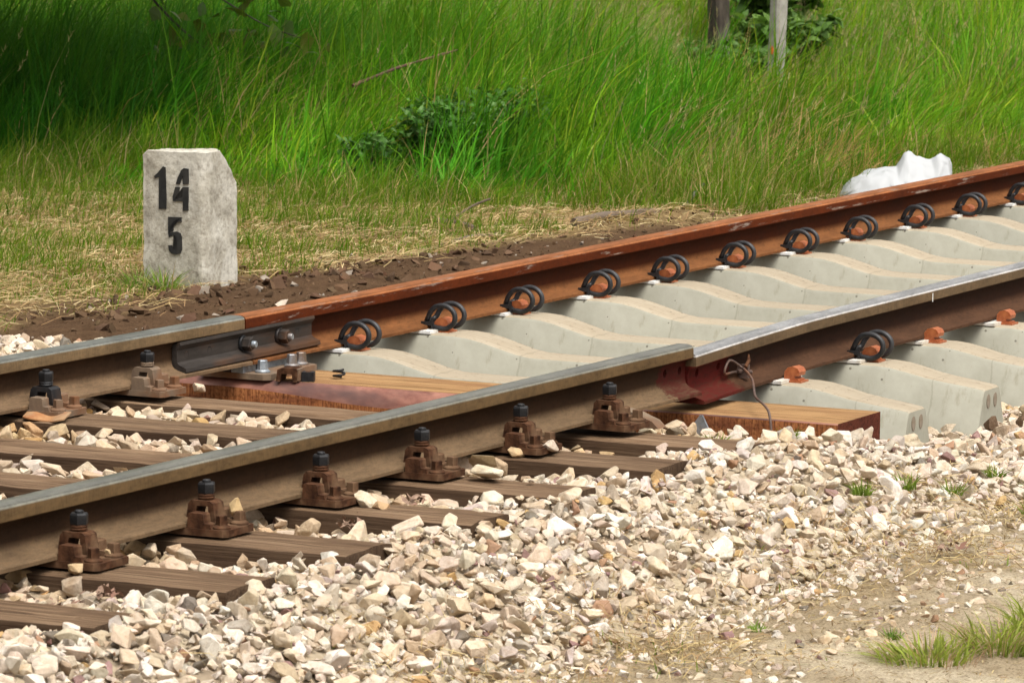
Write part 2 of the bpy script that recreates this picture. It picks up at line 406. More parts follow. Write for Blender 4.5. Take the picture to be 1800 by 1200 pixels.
def zg(x, y):                   # earth surface
    x = np.asarray(x, float); y = np.asarray(y, float)
    z = -.22 + .07 * sstep(1.0, 1.5, y) - .05 * sstep(2.6, 5.5, y)
    z = z + (fbm(x, y, 1.3, 3) - .5) * .05 * sstep(1.2, 2.2, np.abs(y))
    mound = np.exp(-((y - 1.95) / .42) ** 2) * sstep(.6, 2.0, x) * (1 - sstep(6, 8, x))
    z = z + mound * (.05 + .05 * fbm(x, y, 3.0, 3))
    z = z - .10 * (np.abs(y) < 1.15)
    return z
def hb(x, y):                   # top of the stones
    x = np.asarray(x, float); y = np.asarray(y, float)
    wt = wood_top(np.minimum(x, -.7))
    ay = np.abs(y)
    zin = wt - .022 + .02 * (fbm(x, y, 2.5, 3) - .5)
    near = wt - .040 + .030 * sstep(-.98, -1.22, y)
    near = np.where(y < -1.34, near - (-1.34 - y) * .42, near)
    near = np.where(y < -1.85, -.222 - (-1.85 - y) * .10, near)
    near = np.maximum(near, -.222 - np.maximum(0, -1.7 - y) * .12)
    far = wt - .045 - .045 * sstep(1.2, 2.0, y) - .2 * sstep(2.45, 2.85, y)
    zw = np.where(ay < .85, zin, np.where(y < 0, near, far))
    zc = -.205 + .035 * sstep(-.9, -1.25, y) - .055 * sstep(-1.35, -1.8, y) - np.where(y > 1.2, .2 * sstep(1.2, 1.5, y), 0)
    zc = np.where(y < -1.75, np.minimum(zc, -.225 - (-1.75 - y) * .12), zc)
    t = sstep(-1.25, .15, x - .20 * sstep(-1.2, -1.6, y))
    t = np.where(ay < 1.0, sstep(-.8, -.5, x), t)
    t = np.where(y > 1.0, sstep(.3, 1.6, x), t)
    r_ = zw * (1 - t) + zc * t + (fbm(x, y, 3.1, 3) - .5) * .03
    return r_ - .09 * (x > -1.2) * (x < -.3) * (y > -.8) * (y < 1.1)

# ------------------------------------------------------------------ setting: ground, path, lane, ballast bed
def grid_obj(name, xs, ys, zf, colf, mat, kind="structure"):
    X, Y = np.meshgrid(xs, ys, indexing='ij'); Z = zf(X, Y)
    V = np.stack([X, Y, Z], -1).reshape(-1, 3); n, m = len(xs), len(ys)
    idx = np.arange(n * m).reshape(n, m)
    F = np.stack([idx[:-1, :-1], idx[1:, :-1], idx[1:, 1:], idx[:-1, 1:]], -1).reshape(-1, 4)
    me = arr_mesh(name, V, F, mat, colf(X, Y).reshape(-1, 3), 4, True)
    o = bpy.data.objects.new(name, me); link(o); o["kind"] = kind; return o
def lerp(a, b, t): return np.asarray(a) * (1 - t[..., None]) + np.asarray(b) * t[..., None]

# where things grow (world space outlines)
def tall_edge(x, y):            # > 0 inside the tall grass
    e = np.where(y > 2.6, x - (6.35 + .12 * np.sin(y * 3.1) + .25 * sstep(4.3, 5.8, y)), (x - 6.5) * .5)
    e2 = y - np.where(x < 7.5, 2.2, 1.95)
    return np.minimum(e, e2) + (fbm(x, y, 1.6, 3) - .5) * 1.0
def soil_in(x): return .85 * sstep(2.6, 6.2, x)      # the bare soil narrows along the rusty rail
def ground_col(X, Y):
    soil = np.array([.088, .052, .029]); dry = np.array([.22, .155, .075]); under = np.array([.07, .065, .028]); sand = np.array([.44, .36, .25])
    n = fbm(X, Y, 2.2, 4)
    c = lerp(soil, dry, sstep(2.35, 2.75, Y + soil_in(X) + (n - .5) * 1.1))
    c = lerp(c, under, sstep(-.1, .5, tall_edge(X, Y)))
    s = sstep(-1.0, -1.4, Y)
    return lerp(c, sand, s)
xs = np.unique(np.concatenate([np.linspace(-400, -40, 10), np.linspace(-40, -6, 18), np.linspace(-6, 9, 151), np.linspace(9, 30, 64), np.linspace(30, 60, 12), np.linspace(60, 400, 10)]))
ys = np.unique(np.concatenate([np.linspace(-400, -40, 10), np.linspace(-40, -4, 20), np.linspace(-4, 1, 12), np.linspace(1, 7.5, 82), np.linspace(7.5, 25, 36), np.linspace(25, 60, 12), np.linspace(60, 400, 10)]))
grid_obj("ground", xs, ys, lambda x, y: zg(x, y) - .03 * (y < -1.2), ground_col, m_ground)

def path_z(x, y): return -.231 + (fbm(x, y, 1.8, 4) - .5) * .035 + (fbm(x, y, 11, 3) - .5) * .016 - .06 * sstep(-1.72, -1.5, y)
def path_col(X, Y):
    n = fbm(X, Y, 2.6, 4); n2 = fbm(X + 4, Y, 7, 3)
    c = lerp(np.array([.35, .28, .185]), np.array([.49, .415, .30]), sstep(.35, .62, n))
    d = np.abs(Y + 1.95 + (n - .5) * .5)
    return lerp(c, np.array([.30, .225, .13]), (1 - sstep(.10, .34, d)) * sstep(.3, .6, n2) * .9)
grid_obj("path", np.linspace(-7, 5, 241), np.linspace(-5.5, -1.5, 101), path_z, path_col, m_path)

# a pale lane far behind the grass
bm = bmesh.new()
lp = [(17.2, 14.6), (21.6, 11.6), (23.4, 13.6), (18.9, 16.8)]
f = bm.faces.new([bm.verts.new((x, y, -.10)) for x, y in lp]); bmesh.ops.extrude_face_region(bm, geom=[f])
lane = finish(bm, "lane", m_lane, smooth=0); lane["kind"] = "structure"

# ballast: a dusty bed with real stones on it
def bed_col(X, Y):
    n = fbm(X, Y, 9, 4)
    c = lerp(np.array([.30, .235, .165]), np.array([.46, .38, .275]), sstep(.35, .65, n))
    return lerp(c, np.array([.45, .37, .26]), sstep(-1.5, -1.75, Y))
ballast = grid_obj("ballast", np.linspace(-6.5, 5.0, 231), np.linspace(-2.0, 2.9, 99), lambda x, y: hb(x, y) - .034, bed_col, m_ballast_bed)

# stone shapes
def stone_bm(seed, n=11, bev=.05, flat=.6, jag=.16):
    r = np.random.default_rng(seed)
    p = r.normal(size=(n, 3)); p /= np.linalg.norm(p, axis=1)[:, None]
    p *= (1 - jag + r.random((n, 1)) * jag * 2) * np.array([1.0, .62 + r.random() * .3, flat * (.75 + r.random() * .45)])
    bm = bmesh.new(); [bm.verts.new(q) for q in p]
    res = bmesh.ops.convex_hull(bm, input=bm.verts)
    bmesh.ops.delete(bm, geom=[v for v in bm.verts if not v.link_faces], context='VERTS')
    bmesh.ops.dissolve_limit(bm, angle_limit=R(9), verts=bm.verts, edges=bm.edges)
    if bev: bmesh.ops.bevel(bm, geom=list(bm.edges), offset=bev, segments=1, affect='EDGES', clamp_overlap=True)
    bmesh.ops.recalc_face_normals(bm, faces=bm.faces)
    return bm
def stone_arrays(bm):
    bmesh.ops.triangulate(bm, faces=bm.faces); bm.verts.index_update()
    V = np.array([v.co[:] for v in bm.verts]); F = np.array([[v.index for v in f.verts] for f in bm.faces]); bm.free(); return V, F
VAR = [stone_arrays(stone_bm(s, 10 + s % 6, .04, .54, .15)) for s in range(48)]
VARLOW = [stone_arrays(stone_bm(s + 500, 11, 0, .55, .15)) for s in range(24)]
STONE_COL = np.array([[.53, .455, .345], [.48, .395, .28], [.60, .545, .45], [.51, .42, .305], [.43, .335, .225], [.55, .47, .365], [.62, .57, .485], [.40, .345, .275],
                      [.47, .31, .15], [.27, .17, .155], [.20, .17, .14], [.36, .22, .14], [.54, .445, .40]])
STONE_COL[:8] = STONE_COL[:8] * np.array([1.08, 1.07, 1.12]) + .010
STONE_P = np.array([.16, .15, .14, .12, .09, .11, .06, .06, .014, .018, .016, .012, .03]); STONE_P /= STONE_P.sum()
def rand_rot(n, tilt=.6):
    az = rng.random(n) * 2 * np.pi; tx = rng.normal(size=n) * tilt; ty = rng.normal(size=n) * tilt
    ca, sa = np.cos(az), np.sin(az); cx, sx = np.cos(tx), np.sin(tx); cy, sy = np.cos(ty), np.sin(ty)
    Z0 = np.zeros(n); O = np.ones(n)
    A = np.stack([np.stack([ca, -sa, Z0], -1), np.stack([sa, ca, Z0], -1), np.stack([Z0, Z0, O], -1)], 1)
    X = np.stack([np.stack([O, Z0, Z0], -1), np.stack([Z0, cx, -sx], -1), np.stack([Z0, sx, cx], -1)], 1)
    Y = np.stack([np.stack([cy, Z0, sy], -1), np.stack([Z0, O, Z0], -1), np.stack([-sy, Z0, cy], -1)], 1)
    return Y @ X @ A
def mass_mesh(name, pos, size, rot, col, mat, variants):
    vi = rng.integers(0, len(variants), len(pos)); Vs, Fs, Cs, off = [], [], [], 0
    for k, (V, F) in enumerate(variants):
        ii = np.where(vi == k)[0]
        if not len(ii): continue
        W = np.einsum('nij,vj->nvi', rot[ii], V) * size[ii][:, None, None] + pos[ii][:, None, :]
        FF = F[None] + (np.arange(len(ii)) * len(V))[:, None, None] + off
        Vs.append(W.reshape(-1, 3)); Fs.append(FF.reshape(-1, 3)); Cs.append(np.repeat(col[ii], len(V), 0)); off += len(ii) * len(V)
    return arr_mesh(name, np.concatenate(Vs), np.concatenate(Fs), mat, np.concatenate(Cs), 3, False)

def poisson(x0, x1, y0, y1, r, ok, tries):
    """dart throwing on a hash grid"""
    cell = r / 1.42; grid = {}; pts = []
    cand = rng.random((tries, 2)) * [x1 - x0, y1 - y0] + [x0, y0]
    m = ok(cand[:, 0], cand[:, 1]); cand = cand[m]
    for px, py in cand:
        i, j = int((px - x0) / cell), int((py - y0) / cell); good = True
        for a in range(i - 2, i + 3):
            for b in range(j - 2, j + 3):
                q = grid.get((a, b))
                if q and (q[0] - px) ** 2 + (q[1] - py) ** 2 < r * r: good = False; break
            if not good: break
        if good: grid[(i, j)] = (px, py); pts.append((px, py))
    return np.array(pts)
def in_sleeper(x, y, m=.02):
    r = np.zeros(np.shape(x), bool)
    for sx in WOOD_X: r |= (np.abs(x - sx) < .115 + m) & (np.abs(y) < 1.28 + m)
    r |= (x > BEAM[0] - m) & (x < BEAM[1] + m) & (np.abs(y) < 1.28)
    for k in range(0, 9): r |= (np.abs(x - .6 * k) < .15 + m) & (np.abs(y) < 1.26)
    return r
def stone_ok(m):
    def f(x, y):
        ok = ~in_sleeper(x, y, m)
        ok &= ~((x > .2) & (np.abs(y) < 1.0))
        thin = np.where(y < -1.70, rng.random(np.shape(x)) < np.clip(1 - (-1.70 - y + (fbm(x, y, 2.5, 3) - .5) * .45) / .22, .05, 1), True)
        ok &= thin
        ok &= ~((y > 1.2) & (x > 1.35 + (fbm(x, y, 2, 3) - .5) * .9))
        ok &= (y < 2.62)
        px, py, sc = project(np.stack([x, y, np.full(np.shape(x), -.15)], -1))
        ok &= (px > -260) & (px < 2060) & (py < 1420)
        return ok
    return f
lay = []
for r, smin, smax, dz, n_, m_ in ((.034, .016, .028, -.034, 90000, .0), (.036, .021, .036, -.020, 90000, .004), (.078, .029, .050, -.006, 20000, -.006)):
    p = poisson(-6.0, 4.0, -2.35, 2.65, r, stone_ok(m_), n_)
    s = smin + (smax - smin) * rng.random(len(p)) ** 1.6
    toe = sstep(-1.62, -1.85, p[:, 1]); s = s * (1 - .3 * toe)
    z = hb(p[:, 0], p[:, 1]) + dz + (rng.random(len(p)) - .5) * .014
    pz_ = path_z(p[:, 0], p[:, 1]); z = np.where(p[:, 1] < -1.6, np.maximum(z, pz_ + s * .12), z)
    lay.append((np.column_stack([p, z]), s))
low_pos, low_s = lay[0]
top_pos = np.concatenate([lay[1][0], lay[2][0]]); top_s = np.concatenate([lay[1][1], lay[2][1]])
def stone_cols(n, y=None):
    c = STONE_COL[rng.choice(len(STONE_COL), n, p=STONE_P)]
    return np.clip(c * (1 + (rng.random((n, 1)) - .5) * .30) * (1 + (rng.random((n, 3)) - .5) * .06), .02, .8)
def dusted(c, p):               # brake dust and rust tint close to the rails
    f = (np.exp(-((np.abs(p[:, 1]) - .80) / .20) ** 2) * .55 + .35 * (np.abs(p[:, 1]) < .75) + .45 * sstep(.60, .72, fbm(p[:, 0], p[:, 1], 1.6, 3)))[:, None]
    return c * (1 - f) + c * np.array([.80, .66, .48]) * f
top_c = dusted(stone_cols(len(top_pos)), top_pos); low_c = dusted(stone_cols(len(low_pos)), low_pos) * .92
px, py, sc = project(top_pos)
vis = (px > 5) & (px < 1795) & (py > 560) & (py < 1195)
seen = np.where(vis, top_s * sc, 0) + np.where(np.arange(len(top_pos)) >= len(lay[1][0]), 6, 0)
order = np.argsort(-seen); big = order[:300]; rest = np.setdiff1d(np.arange(len(top_pos)), big)
stone_me = []
for s in range(48):
    bm = stone_bm(s, 10 + s % 6, .04, .54, .15); me = bpy.data.meshes.new("stone"); bm.to_mesh(me); bm.free(); me.materials.append(m_stone_o); stone_me.append(me)
rb = rand_rot(300, .5)
for k, i in enumerate(big):
    o = bpy.data.objects.new("stone", stone_me[k % 48]); link(o, ballast)
    o.matrix_local = Matrix.Translation(Vector(top_pos[i])) @ Matrix(rb[k].tolist()).to_4x4() @ Matrix.Scale(float(top_s[i]), 4)
    o.color = (*[float(c) for c in top_c[i]], 1)
mo = bpy.data.objects.new("stone_mass", mass_mesh("stone_mass", top_pos[rest], top_s[rest], rand_rot(len(rest), .5), top_c[rest], m_stone, VAR)); link(mo, ballast); mo["kind"] = "stuff"
mo = bpy.data.objects.new("stone_fill", mass_mesh("stone_fill", low_pos, low_s, rand_rot(len(low_pos), .6), low_c, m_stone, VARLOW)); link(mo, ballast); mo["kind"] = "stuff"
# fine chips in the toe of the slope and on the path
n = 11000
p = np.column_stack([rng.random(n) * 7.0 - 5.3, -.95 - rng.random(n) ** 1.1 * 1.45]); p = p[~in_sleeper(p[:, 0], p[:, 1], .01) & ((p[:, 1] > -1.9) | (rng.random(n) < .25))]; n = len(p)
z = np.maximum(hb(p[:, 0], p[:, 1]) - .022 + .014 * rng.random(n), path_z(p[:, 0], p[:, 1])); s = .005 + rng.random(n) ** 2 * .014
mo = bpy.data.objects.new("stone_chips", mass_mesh("stone_chips", np.column_stack([p, z]), s, rand_rot(n, .5), stone_cols(n), m_stone, VARLOW)); link(mo, ballast); mo["kind"] = "stuff"

# ------------------------------------------------------------------ rails
half = [(.0625, 0), (.0625, .0085), (.0605, .0112), (.045, .0155), (.030, .0195), (.018, .0255), (.0105, .034), (.0075, .046), (.0070, .062), (.0072, .082),
        (.0095, .094), (.0145, .1015), (.0325, .1075), (.0338, .1095), (.0335, .133), (.0320, .1405), (.0275, .1455), (.0200, .1480), (.0100, .1489)]
prof = half + [(0, .149)] + [(-a, b) for a, b in half[::-1]]
def rail(name, x0, x1, fpos, mat, label, holes=()):
    """fpos(x) -> (centre y, foot z)"""
    n = max(2, int((x1 - x0) / .15)); xs_ = np.linspace(x0, x1, n)
    bm = bmesh.new(); rings = []; dx = xs_[0]
    la = bm.verts.layers.float.new("pz"); lb = bm.verts.layers.float.new("px")
    for x in xs_:
        cy, cz = fpos(x); ring = []
        for a, b in prof:
            v = bm.verts.new((x, cy + a, cz + b)); v[la] = b / RAIL_H; v[lb] = x; ring.append(v)
        rings.append(ring)
    m = len(prof)
    for a, b in zip(rings, rings[1:]):
        for i in range(m): bm.faces.new((a[i], a[(i + 1) % m], b[(i + 1) % m], b[i]))
    bm.faces.new(rings[0]); bm.faces.new(rings[-1])
    o = finish(bm, name, mat, smooth=28)
    if holes:                    # drilled fishplate bolt holes
        bm = bmesh.new()
        for hx, hz in holes: lathe(bm, [(.0125, -.1), (.0125, .1)], 18, (hx, fpos(hx)[0], hz), 'Y')
        bmesh.ops.recalc_face_normals(bm, faces=bm.faces)
        cm = bpy.data.meshes.new("cut"); bm.to_mesh(cm); bm.free(); cu = bpy.data.objects.new("cut", cm); C.objects.link(cu)
        md = o.modifiers.new("holes", 'BOOLEAN'); md.object = cu; md.solver = 'EXACT'
        dg = bpy.context.evaluated_depsgraph_get(); me = bpy.data.meshes.new_from_object(o.evaluated_get(dg), preserve_all_data_layers=True, depsgraph=dg)
        o.modifiers.clear(); o.data = me; bpy.data.objects.remove(cu)
        V_ = np.empty(len(me.vertices) * 3, np.float32); me.vertices.foreach_get("co", V_); V_ = V_.reshape(-1, 3)
        for nm_, val in (("pz", np.array([(q[2] - fpos(q[0])[1]) / RAIL_H for q in V_], np.float32)), ("px", V_[:, 0].copy())):
            if nm_ in me.attributes: me.attributes.remove(me.attributes[nm_])
            me.attributes.new(nm_, 'FLOAT', 'POINT').data.foreach_set("value", val)
    return props(o, label, "rail", "running rails")
near_old = rail("steel_rail", -7.5, XJ, lambda x: (-G + old_dy(x, -1), old_dz(x, -1)), m_rail_old, "worn brown rail bolted to the old timber sleepers, closest to the pale stones",
                [(-.76, .088), (-.655, .085)])
far_old = rail("steel_rail", -7.5, XJ - .008, lambda x: (G + old_dy(x, 1), old_dz(x, 1)), m_rail_far, "old dusty grey-topped rail running from the left edge into the fishplate")
def new_near(x):
    d = max(0.0, (.35 - x) / .95)
    return (-G - .004 * d * d, .004 - .019 * d ** 1.3)
near_new = rail("steel_rail", XJ + .004, 14, new_near, m_rail_new, "brown rail with polished top and red-painted end, laid over the concrete sleepers",
                [(-.545, new_near(-.545)[1] + .082), (-.385, new_near(-.385)[1] + .080)])
far_new = rail("steel_rail", XJ, 14, lambda x: (G, .0 + .0057 * max(0, (.3 - x) / .92)), m_rail_rust, "orange rusted rail held by the long row of black spring clips")
bm = bmesh.new(); box(bm, 1.298, 1.303, -G - .0352, -G - .0345, .108, .136); finish(bm, "chalk_mark", m_white, near_new, smooth=0)

# fishplate at the far joint
fp = empty("fishplate", (XJ, G, .006), "dark steel fishplate with two bolts joining old and rusted rails", "fishplate")
poly = [(-.0085, .030), (-.020, .0225), (-.054, .0145), (-.060, .0185), (-.057, .030), (-.034, .039), (-.027, .046), (-.026, .082), (-.031, .089), (-.038, .098), (-.036, .1075), (-.030, .1068), (-.010, .098)]
bm = bmesh.new(); prism(bm, poly, -.415, .440); plate = finish(bm, "plate", m_plate_steel, fp, smooth=20, bevel=.0015)
def hexnut(bm, c, r, h, axis='Z', rot=0):
    s = h * .16
    lathe(bm, [(r * .93, 0), (r, s), (r, h - s), (r * .9, h)] if axis != 'Y' else [(r * .93, 0), (r, -s), (r, -h + s), (r * .9, -h)], 6, c, axis, rot)
for x in (-.012, .222):
    bm = bmesh.new(); lathe(bm, [(.024, -.024), (.026, -.027), (.026, -.033), (.024, -.036)], 20, (x, 0, .064), 'Y'); wsh = finish(bm, "washer", m_iron_black, fp)
    bm = bmesh.new(); hexnut(bm, (x, -.036, .064), .0225, .028, 'Y', .3); nut = finish(bm, "nut", m_plate_steel, fp, smooth=20)
    bm = bmesh.new(); lathe(bm, [(.0105, -.060), (.0105, -.074), (.0085, -.077)], 14, (x, 0, .064), 'Y'); finish(bm, "bolt_end", m_galv, nut)
for x in (-.355, -.215, .345, .035):
    bm = bmesh.new(); lathe(bm, [(.0125, -.0255), (.0120, -.0268), (.0085, -.0262)], 16, (x, 0, .064), 'Y', cap=False)
    lathe(bm, [(.0088, -.0263), (.0080, -.0261)], 16, (x, 0, .064), 'Y'); finish(bm, "bolt_hole", m_iron_black, fp)

# ------------------------------------------------------------------ old timber sleepers
ORD = ["first", "second", "third", "fourth", "fifth", "sixth", "seventh", "eighth", "ninth", "tenth", "eleventh", "twelfth", "thirteenth", "fourteenth", "fifteenth", "sixteenth"]
def timber(seed, wdt=.23, ln=2.56, h=.15, mat=m_wood_old, cracks=3):
    r = np.random.default_rng(seed); bm = bmesh.new()
    nx, ny = 15, 70
    crack = [(.12 + .76 * r.random(), r.random() * .7, .25 + r.random() * .5) for _ in range(cracks)]
    def top(u, t):
        x = (u - .5) * wdt + (vnoise(t * 7, seed, 1) - .5) * .010 * (abs(u - .5) * 2); y = (t - .5) * ln
        z = -.004 * (abs(u - .5) * 2) ** 4 - .006 * fbm(u * 3 + seed, t * 22, 1, 3)
        for cu, ct, cl in crack:
            cc = cu + .03 * math.sin(t * 11 + seed)
            if ct < t < ct + cl: z -= .009 * math.exp(-((u - cc) / .018) ** 2)
        return x, y, z
    T = [[bm.verts.new(top(i / nx, j / ny)) for j in range(ny + 1)] for i in range(nx + 1)]
    for i in range(nx):
        for j in range(ny): bm.faces.new((T[i][j], T[i + 1][j], T[i + 1][j + 1], T[i][j + 1]))
    border = [T[0][j] for j in range(ny + 1)] + [T[i][ny] for i in range(1, nx + 1)] + [T[nx][j] for j in range(ny - 1, -1, -1)] + [T[i][0] for i in range(nx - 1, 0, -1)]
    mid = [bm.verts.new((v.co.x * 1.012, v.co.y * 1.001, v.co.z - .010)) for v in border]
    low = [bm.verts.new((v.co.x * 1.015 + (vnoise(v.co.y * 6, seed + 3, 1) - .5) * .008, v.co.y, -h)) for v in border]
    nb_ = len(border)
    for A, B_ in ((border, mid), (mid, low)):
        for i in range(nb_): bm.faces.new((A[i], A[(i + 1) % nb_], B_[(i + 1) % nb_], B_[i]))
    return bm
wood_ord = dict(zip(reversed(WOOD_X), ORD))
def near_label(k): return "old dark timber sleeper, %s one before the new orange timber at the joint" % k if k != "first" else "old dark timber sleeper lying right against the new orange joint timber"
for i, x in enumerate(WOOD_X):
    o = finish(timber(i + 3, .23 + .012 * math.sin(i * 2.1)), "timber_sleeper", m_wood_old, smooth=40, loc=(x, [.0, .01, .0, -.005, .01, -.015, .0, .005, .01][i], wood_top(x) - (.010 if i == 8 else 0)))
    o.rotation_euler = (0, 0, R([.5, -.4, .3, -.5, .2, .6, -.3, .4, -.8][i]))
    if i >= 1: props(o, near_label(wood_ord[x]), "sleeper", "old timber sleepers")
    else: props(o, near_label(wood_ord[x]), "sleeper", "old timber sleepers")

# new joint timber: sawn top, sawn side with a debarked wane running along the inner half
jt = empty("joint_timber", (0, 0, 0), "new orange timber beam under the rail joint, with reddish debarked edge", "beam")
zt = -.036; x0, x1 = BEAM
bm = bmesh.new(); n = 60; rows = []
for j in range(n + 1):
    y = -1.265 + 2.55 * j / n
    wn = float(sstep(-.55, -.05, y)) * .046 + .004 + .006 * math.sin(y * 9) * float(sstep(-.5, 0, y)); wx = .035 * float(sstep(-.55, -.05, y)) + .004
    wn = wn * (1 - .55 * float(sstep(.35, .8, y)))
    rows.append([bm.verts.new(q) for q in ((x1, y, zt - .165), (x1, y, zt), (x0 + wx, y, zt), (x0 + wx * .45, y, zt - wn * .38), (x0, y, zt - wn), (x0 - .002, y, zt - .165))])
mi = [0, 1, 2, 2, 0]
for a, b in zip(rows, rows[1:]):
    for i in range(5): bm.faces.new((a[i], a[i + 1], b[i + 1], b[i])).material_index = mi[i]
    bm.faces.new((a[5], a[0], b[0], b[5]))
bm.faces.new(rows[0]).material_index = 3; bm.faces.new(rows[-1]).material_index = 3
finish(bm, "beam_body", [m_wood_saw, m_wood_top, m_wane, m_wood_end], jt, smooth=50)

# ------------------------------------------------------------------ concrete sleepers
YS = [(0, -.066, .082), (.20, -.066, .082), (.31, -.064, .083), (.36, -.056, .084), (.42, -.040, .086), (.48, -.024, .088), (.53, -.014, .089), (.58, -.010, .09), (.75, -.010, .09), (.90, -.011, .09),
      (.945, -.015, .089), (1.0, -.026, .086), (1.06, -.040, .081), (1.12, -.049, .077), (1.19, -.058, .073), (1.242, -.066, .070), (1.25, -.072, .067)]
st = [(-y, z, w_) for y, z, w_ in YS[:0:-1]] + YS
def csleeper_mesh():
    bm = bmesh.new(); rings = []
    for y, z, w_ in st:
        e = .012; bw = w_ + .055
        rings.append([bm.verts.new((a, y, b)) for a, b in ((-bw, -.215), (-w_ - .005, z - e), (-w_ + .002, z - .003), (-w_ + e, z), (w_ - e, z), (w_ - .002, z - .003), (w_ + .005, z - e), (bw, -.215))])
    for a, b in zip(rings, rings[1:]):
        for i in range(8): bm.faces.new((a[i], a[(i + 1) % 8], b[(i + 1) % 8], b[i]))
    bm.faces.new(rings[0]); bm.faces.new(rings[-1])
    return bm
def shoulder_mesh():            # cast iron shoulder: hooded block seen from the ballast side
    bm = bmesh.new()
    pr = [(-.024, -.003), (.020, -.003), (.024, .006), (.012, .010), (.010, .017), (.024, .018), (.027, .030), (.020, .041), (.004, .046), (-.012, .042), (-.022, .030)]
    prism(bm, [(-a, b) for a, b in pr], -.026, .026)
    box(bm, -.031, .031, -.034, .026, -.0045, .003)
    return bm
proto = empty("concrete_sleeper", (0, 0, 0))
finish(csleeper_mesh(), "sleeper_body", m_conc, proto, smooth=30)
for ry in (G, -G):
    yb = ry - .0625 - .033
    finish(shoulder_mesh(), "shoulder", m_shoulder, proto, smooth=30, bevel=.002, loc=(0, yb, -.008))
    bm = bmesh.new(); box(bm, -.092, .072, ry - .0905, ry + .070, -.0099, -.001); finish(bm, "rail_pad", m_pad, proto, smooth=0)
for dx in (-.030, .030):
    bm = bmesh.new(); lathe(bm, [(.0155, 0), (.0150, -.0015), (.0, -.0010)], 18, (0, 0, 0), 'Y', cap=False)
    for v in bm.verts: v.co.z *= 1.45
    finish(bm, "anchor_plug", mat_mottled("brown_mortar_plug", (.18, .14, .10), (.26, .21, .155), (.22, .18, .14), 60, .95, 0, .4, .002) if dx < 0 else bpy.data.materials["brown_mortar_plug"], proto, loc=(dx, -1.2505, -.108))
N_CONC = 15
conc = [proto] + [copy_tree(proto) for _ in range(N_CONC - 1)]
for k, o in enumerate(conc):
    o.location = (.6 * k + [0, .004, -.006, .008, -.004, .0, .006][k % 7], [0, -.008, .012, -.004, .006][k % 5], 0)
    o.rotation_euler = (0, 0, R([.0, .35, -.3, .2, -.4, .15][k % 6]))
    if k == 0: lb = "pale concrete sleeper right behind the new orange joint timber"
    elif k == 1: lb = "pale concrete sleeper with blunt end standing clear under the single near clip"
    else: lb = "pale concrete sleeper, %s one counted from the orange joint timber" % ORD[k]
    props(o, lb, "sleeper", "new concrete sleepers")

# ------------------------------------------------------------------ spring clips
def clip_bm():
    # local frame: origin on the rail seat beside the rail foot edge, -Y is away from the rail
    def ring(xo, s):
        pts = []
        pts.append((xo * .62, -.002, .006 + .010))                       # free end tucked under the shoulder hood
        pts.append((xo, -.020, .006)); pts.append((xo, -.045, .003))
        for a in np.linspace(-100, 128, 14):
            t = R(a); pts.append((xo, -.047 - .046 * math.cos(t) * 1.0, .040 + .038 * math.sin(t)))
        return pts
    A = ring(-.036, 1)
    A += [(-.036, -.003, .052), (-.034, .006, .034), (-.026, .013, .026), (-.012, .016, .024)]
    Bp = [(-x, y, z) for x, y, z in A[::-1]]
    bm = bmesh.new(); tube(bm, catmull(A + Bp, 4), .0086, 10)
    return bm
def clip(x, ry, label):
    o = empty("spring_clip", (x, ry - .0625, 0), label, "rail clip", "black spring clips")
    return o
cproto = clip(0, G, "x")
finish(clip_bm(), "spring_loop", m_clip, cproto, smooth=60)
bm = bmesh.new(); box(bm, -.030, .030, .004, .026, .0112, .0205); box(bm, -.048, -.036, -.012, .024, .0115, .024); finish(bm, "insulator", m_clip, cproto, smooth=30, bevel=.003)
bm = bmesh.new(); box(bm, -.0475, -.0425, -.019, -.012, -.004, .036); finish(bm, "strap", m_clip, cproto, smooth=30, bevel=.001)
first = True
for k in range(0, 13):
    c = cproto if k == 0 else copy_tree(cproto)
    c.location = (.6 * k + [0, .004, -.006, .008, -.004, .0, .006][k % 7] + .004, G - .0625, 0)
    c.rotation_euler = (0, 0, R([0, 1.5, -1, 2, -1.5, .5][k % 6]))
    lb = ("black double-loop clip on the rusty rail, next to the dark fishplate" if k == 0 else "black double-loop clip on the rusty rail, %s from the fishplate" % ORD[k])
    props(c, lb, "rail clip", "black spring clips")
c = copy_tree(cproto); c.location = (.606, -G - .0625, 0); c.rotation_euler = (0, 0, 0)
props(c, "black double-loop clip, the only one on the polished near rail", "rail clip", "black spring clips")

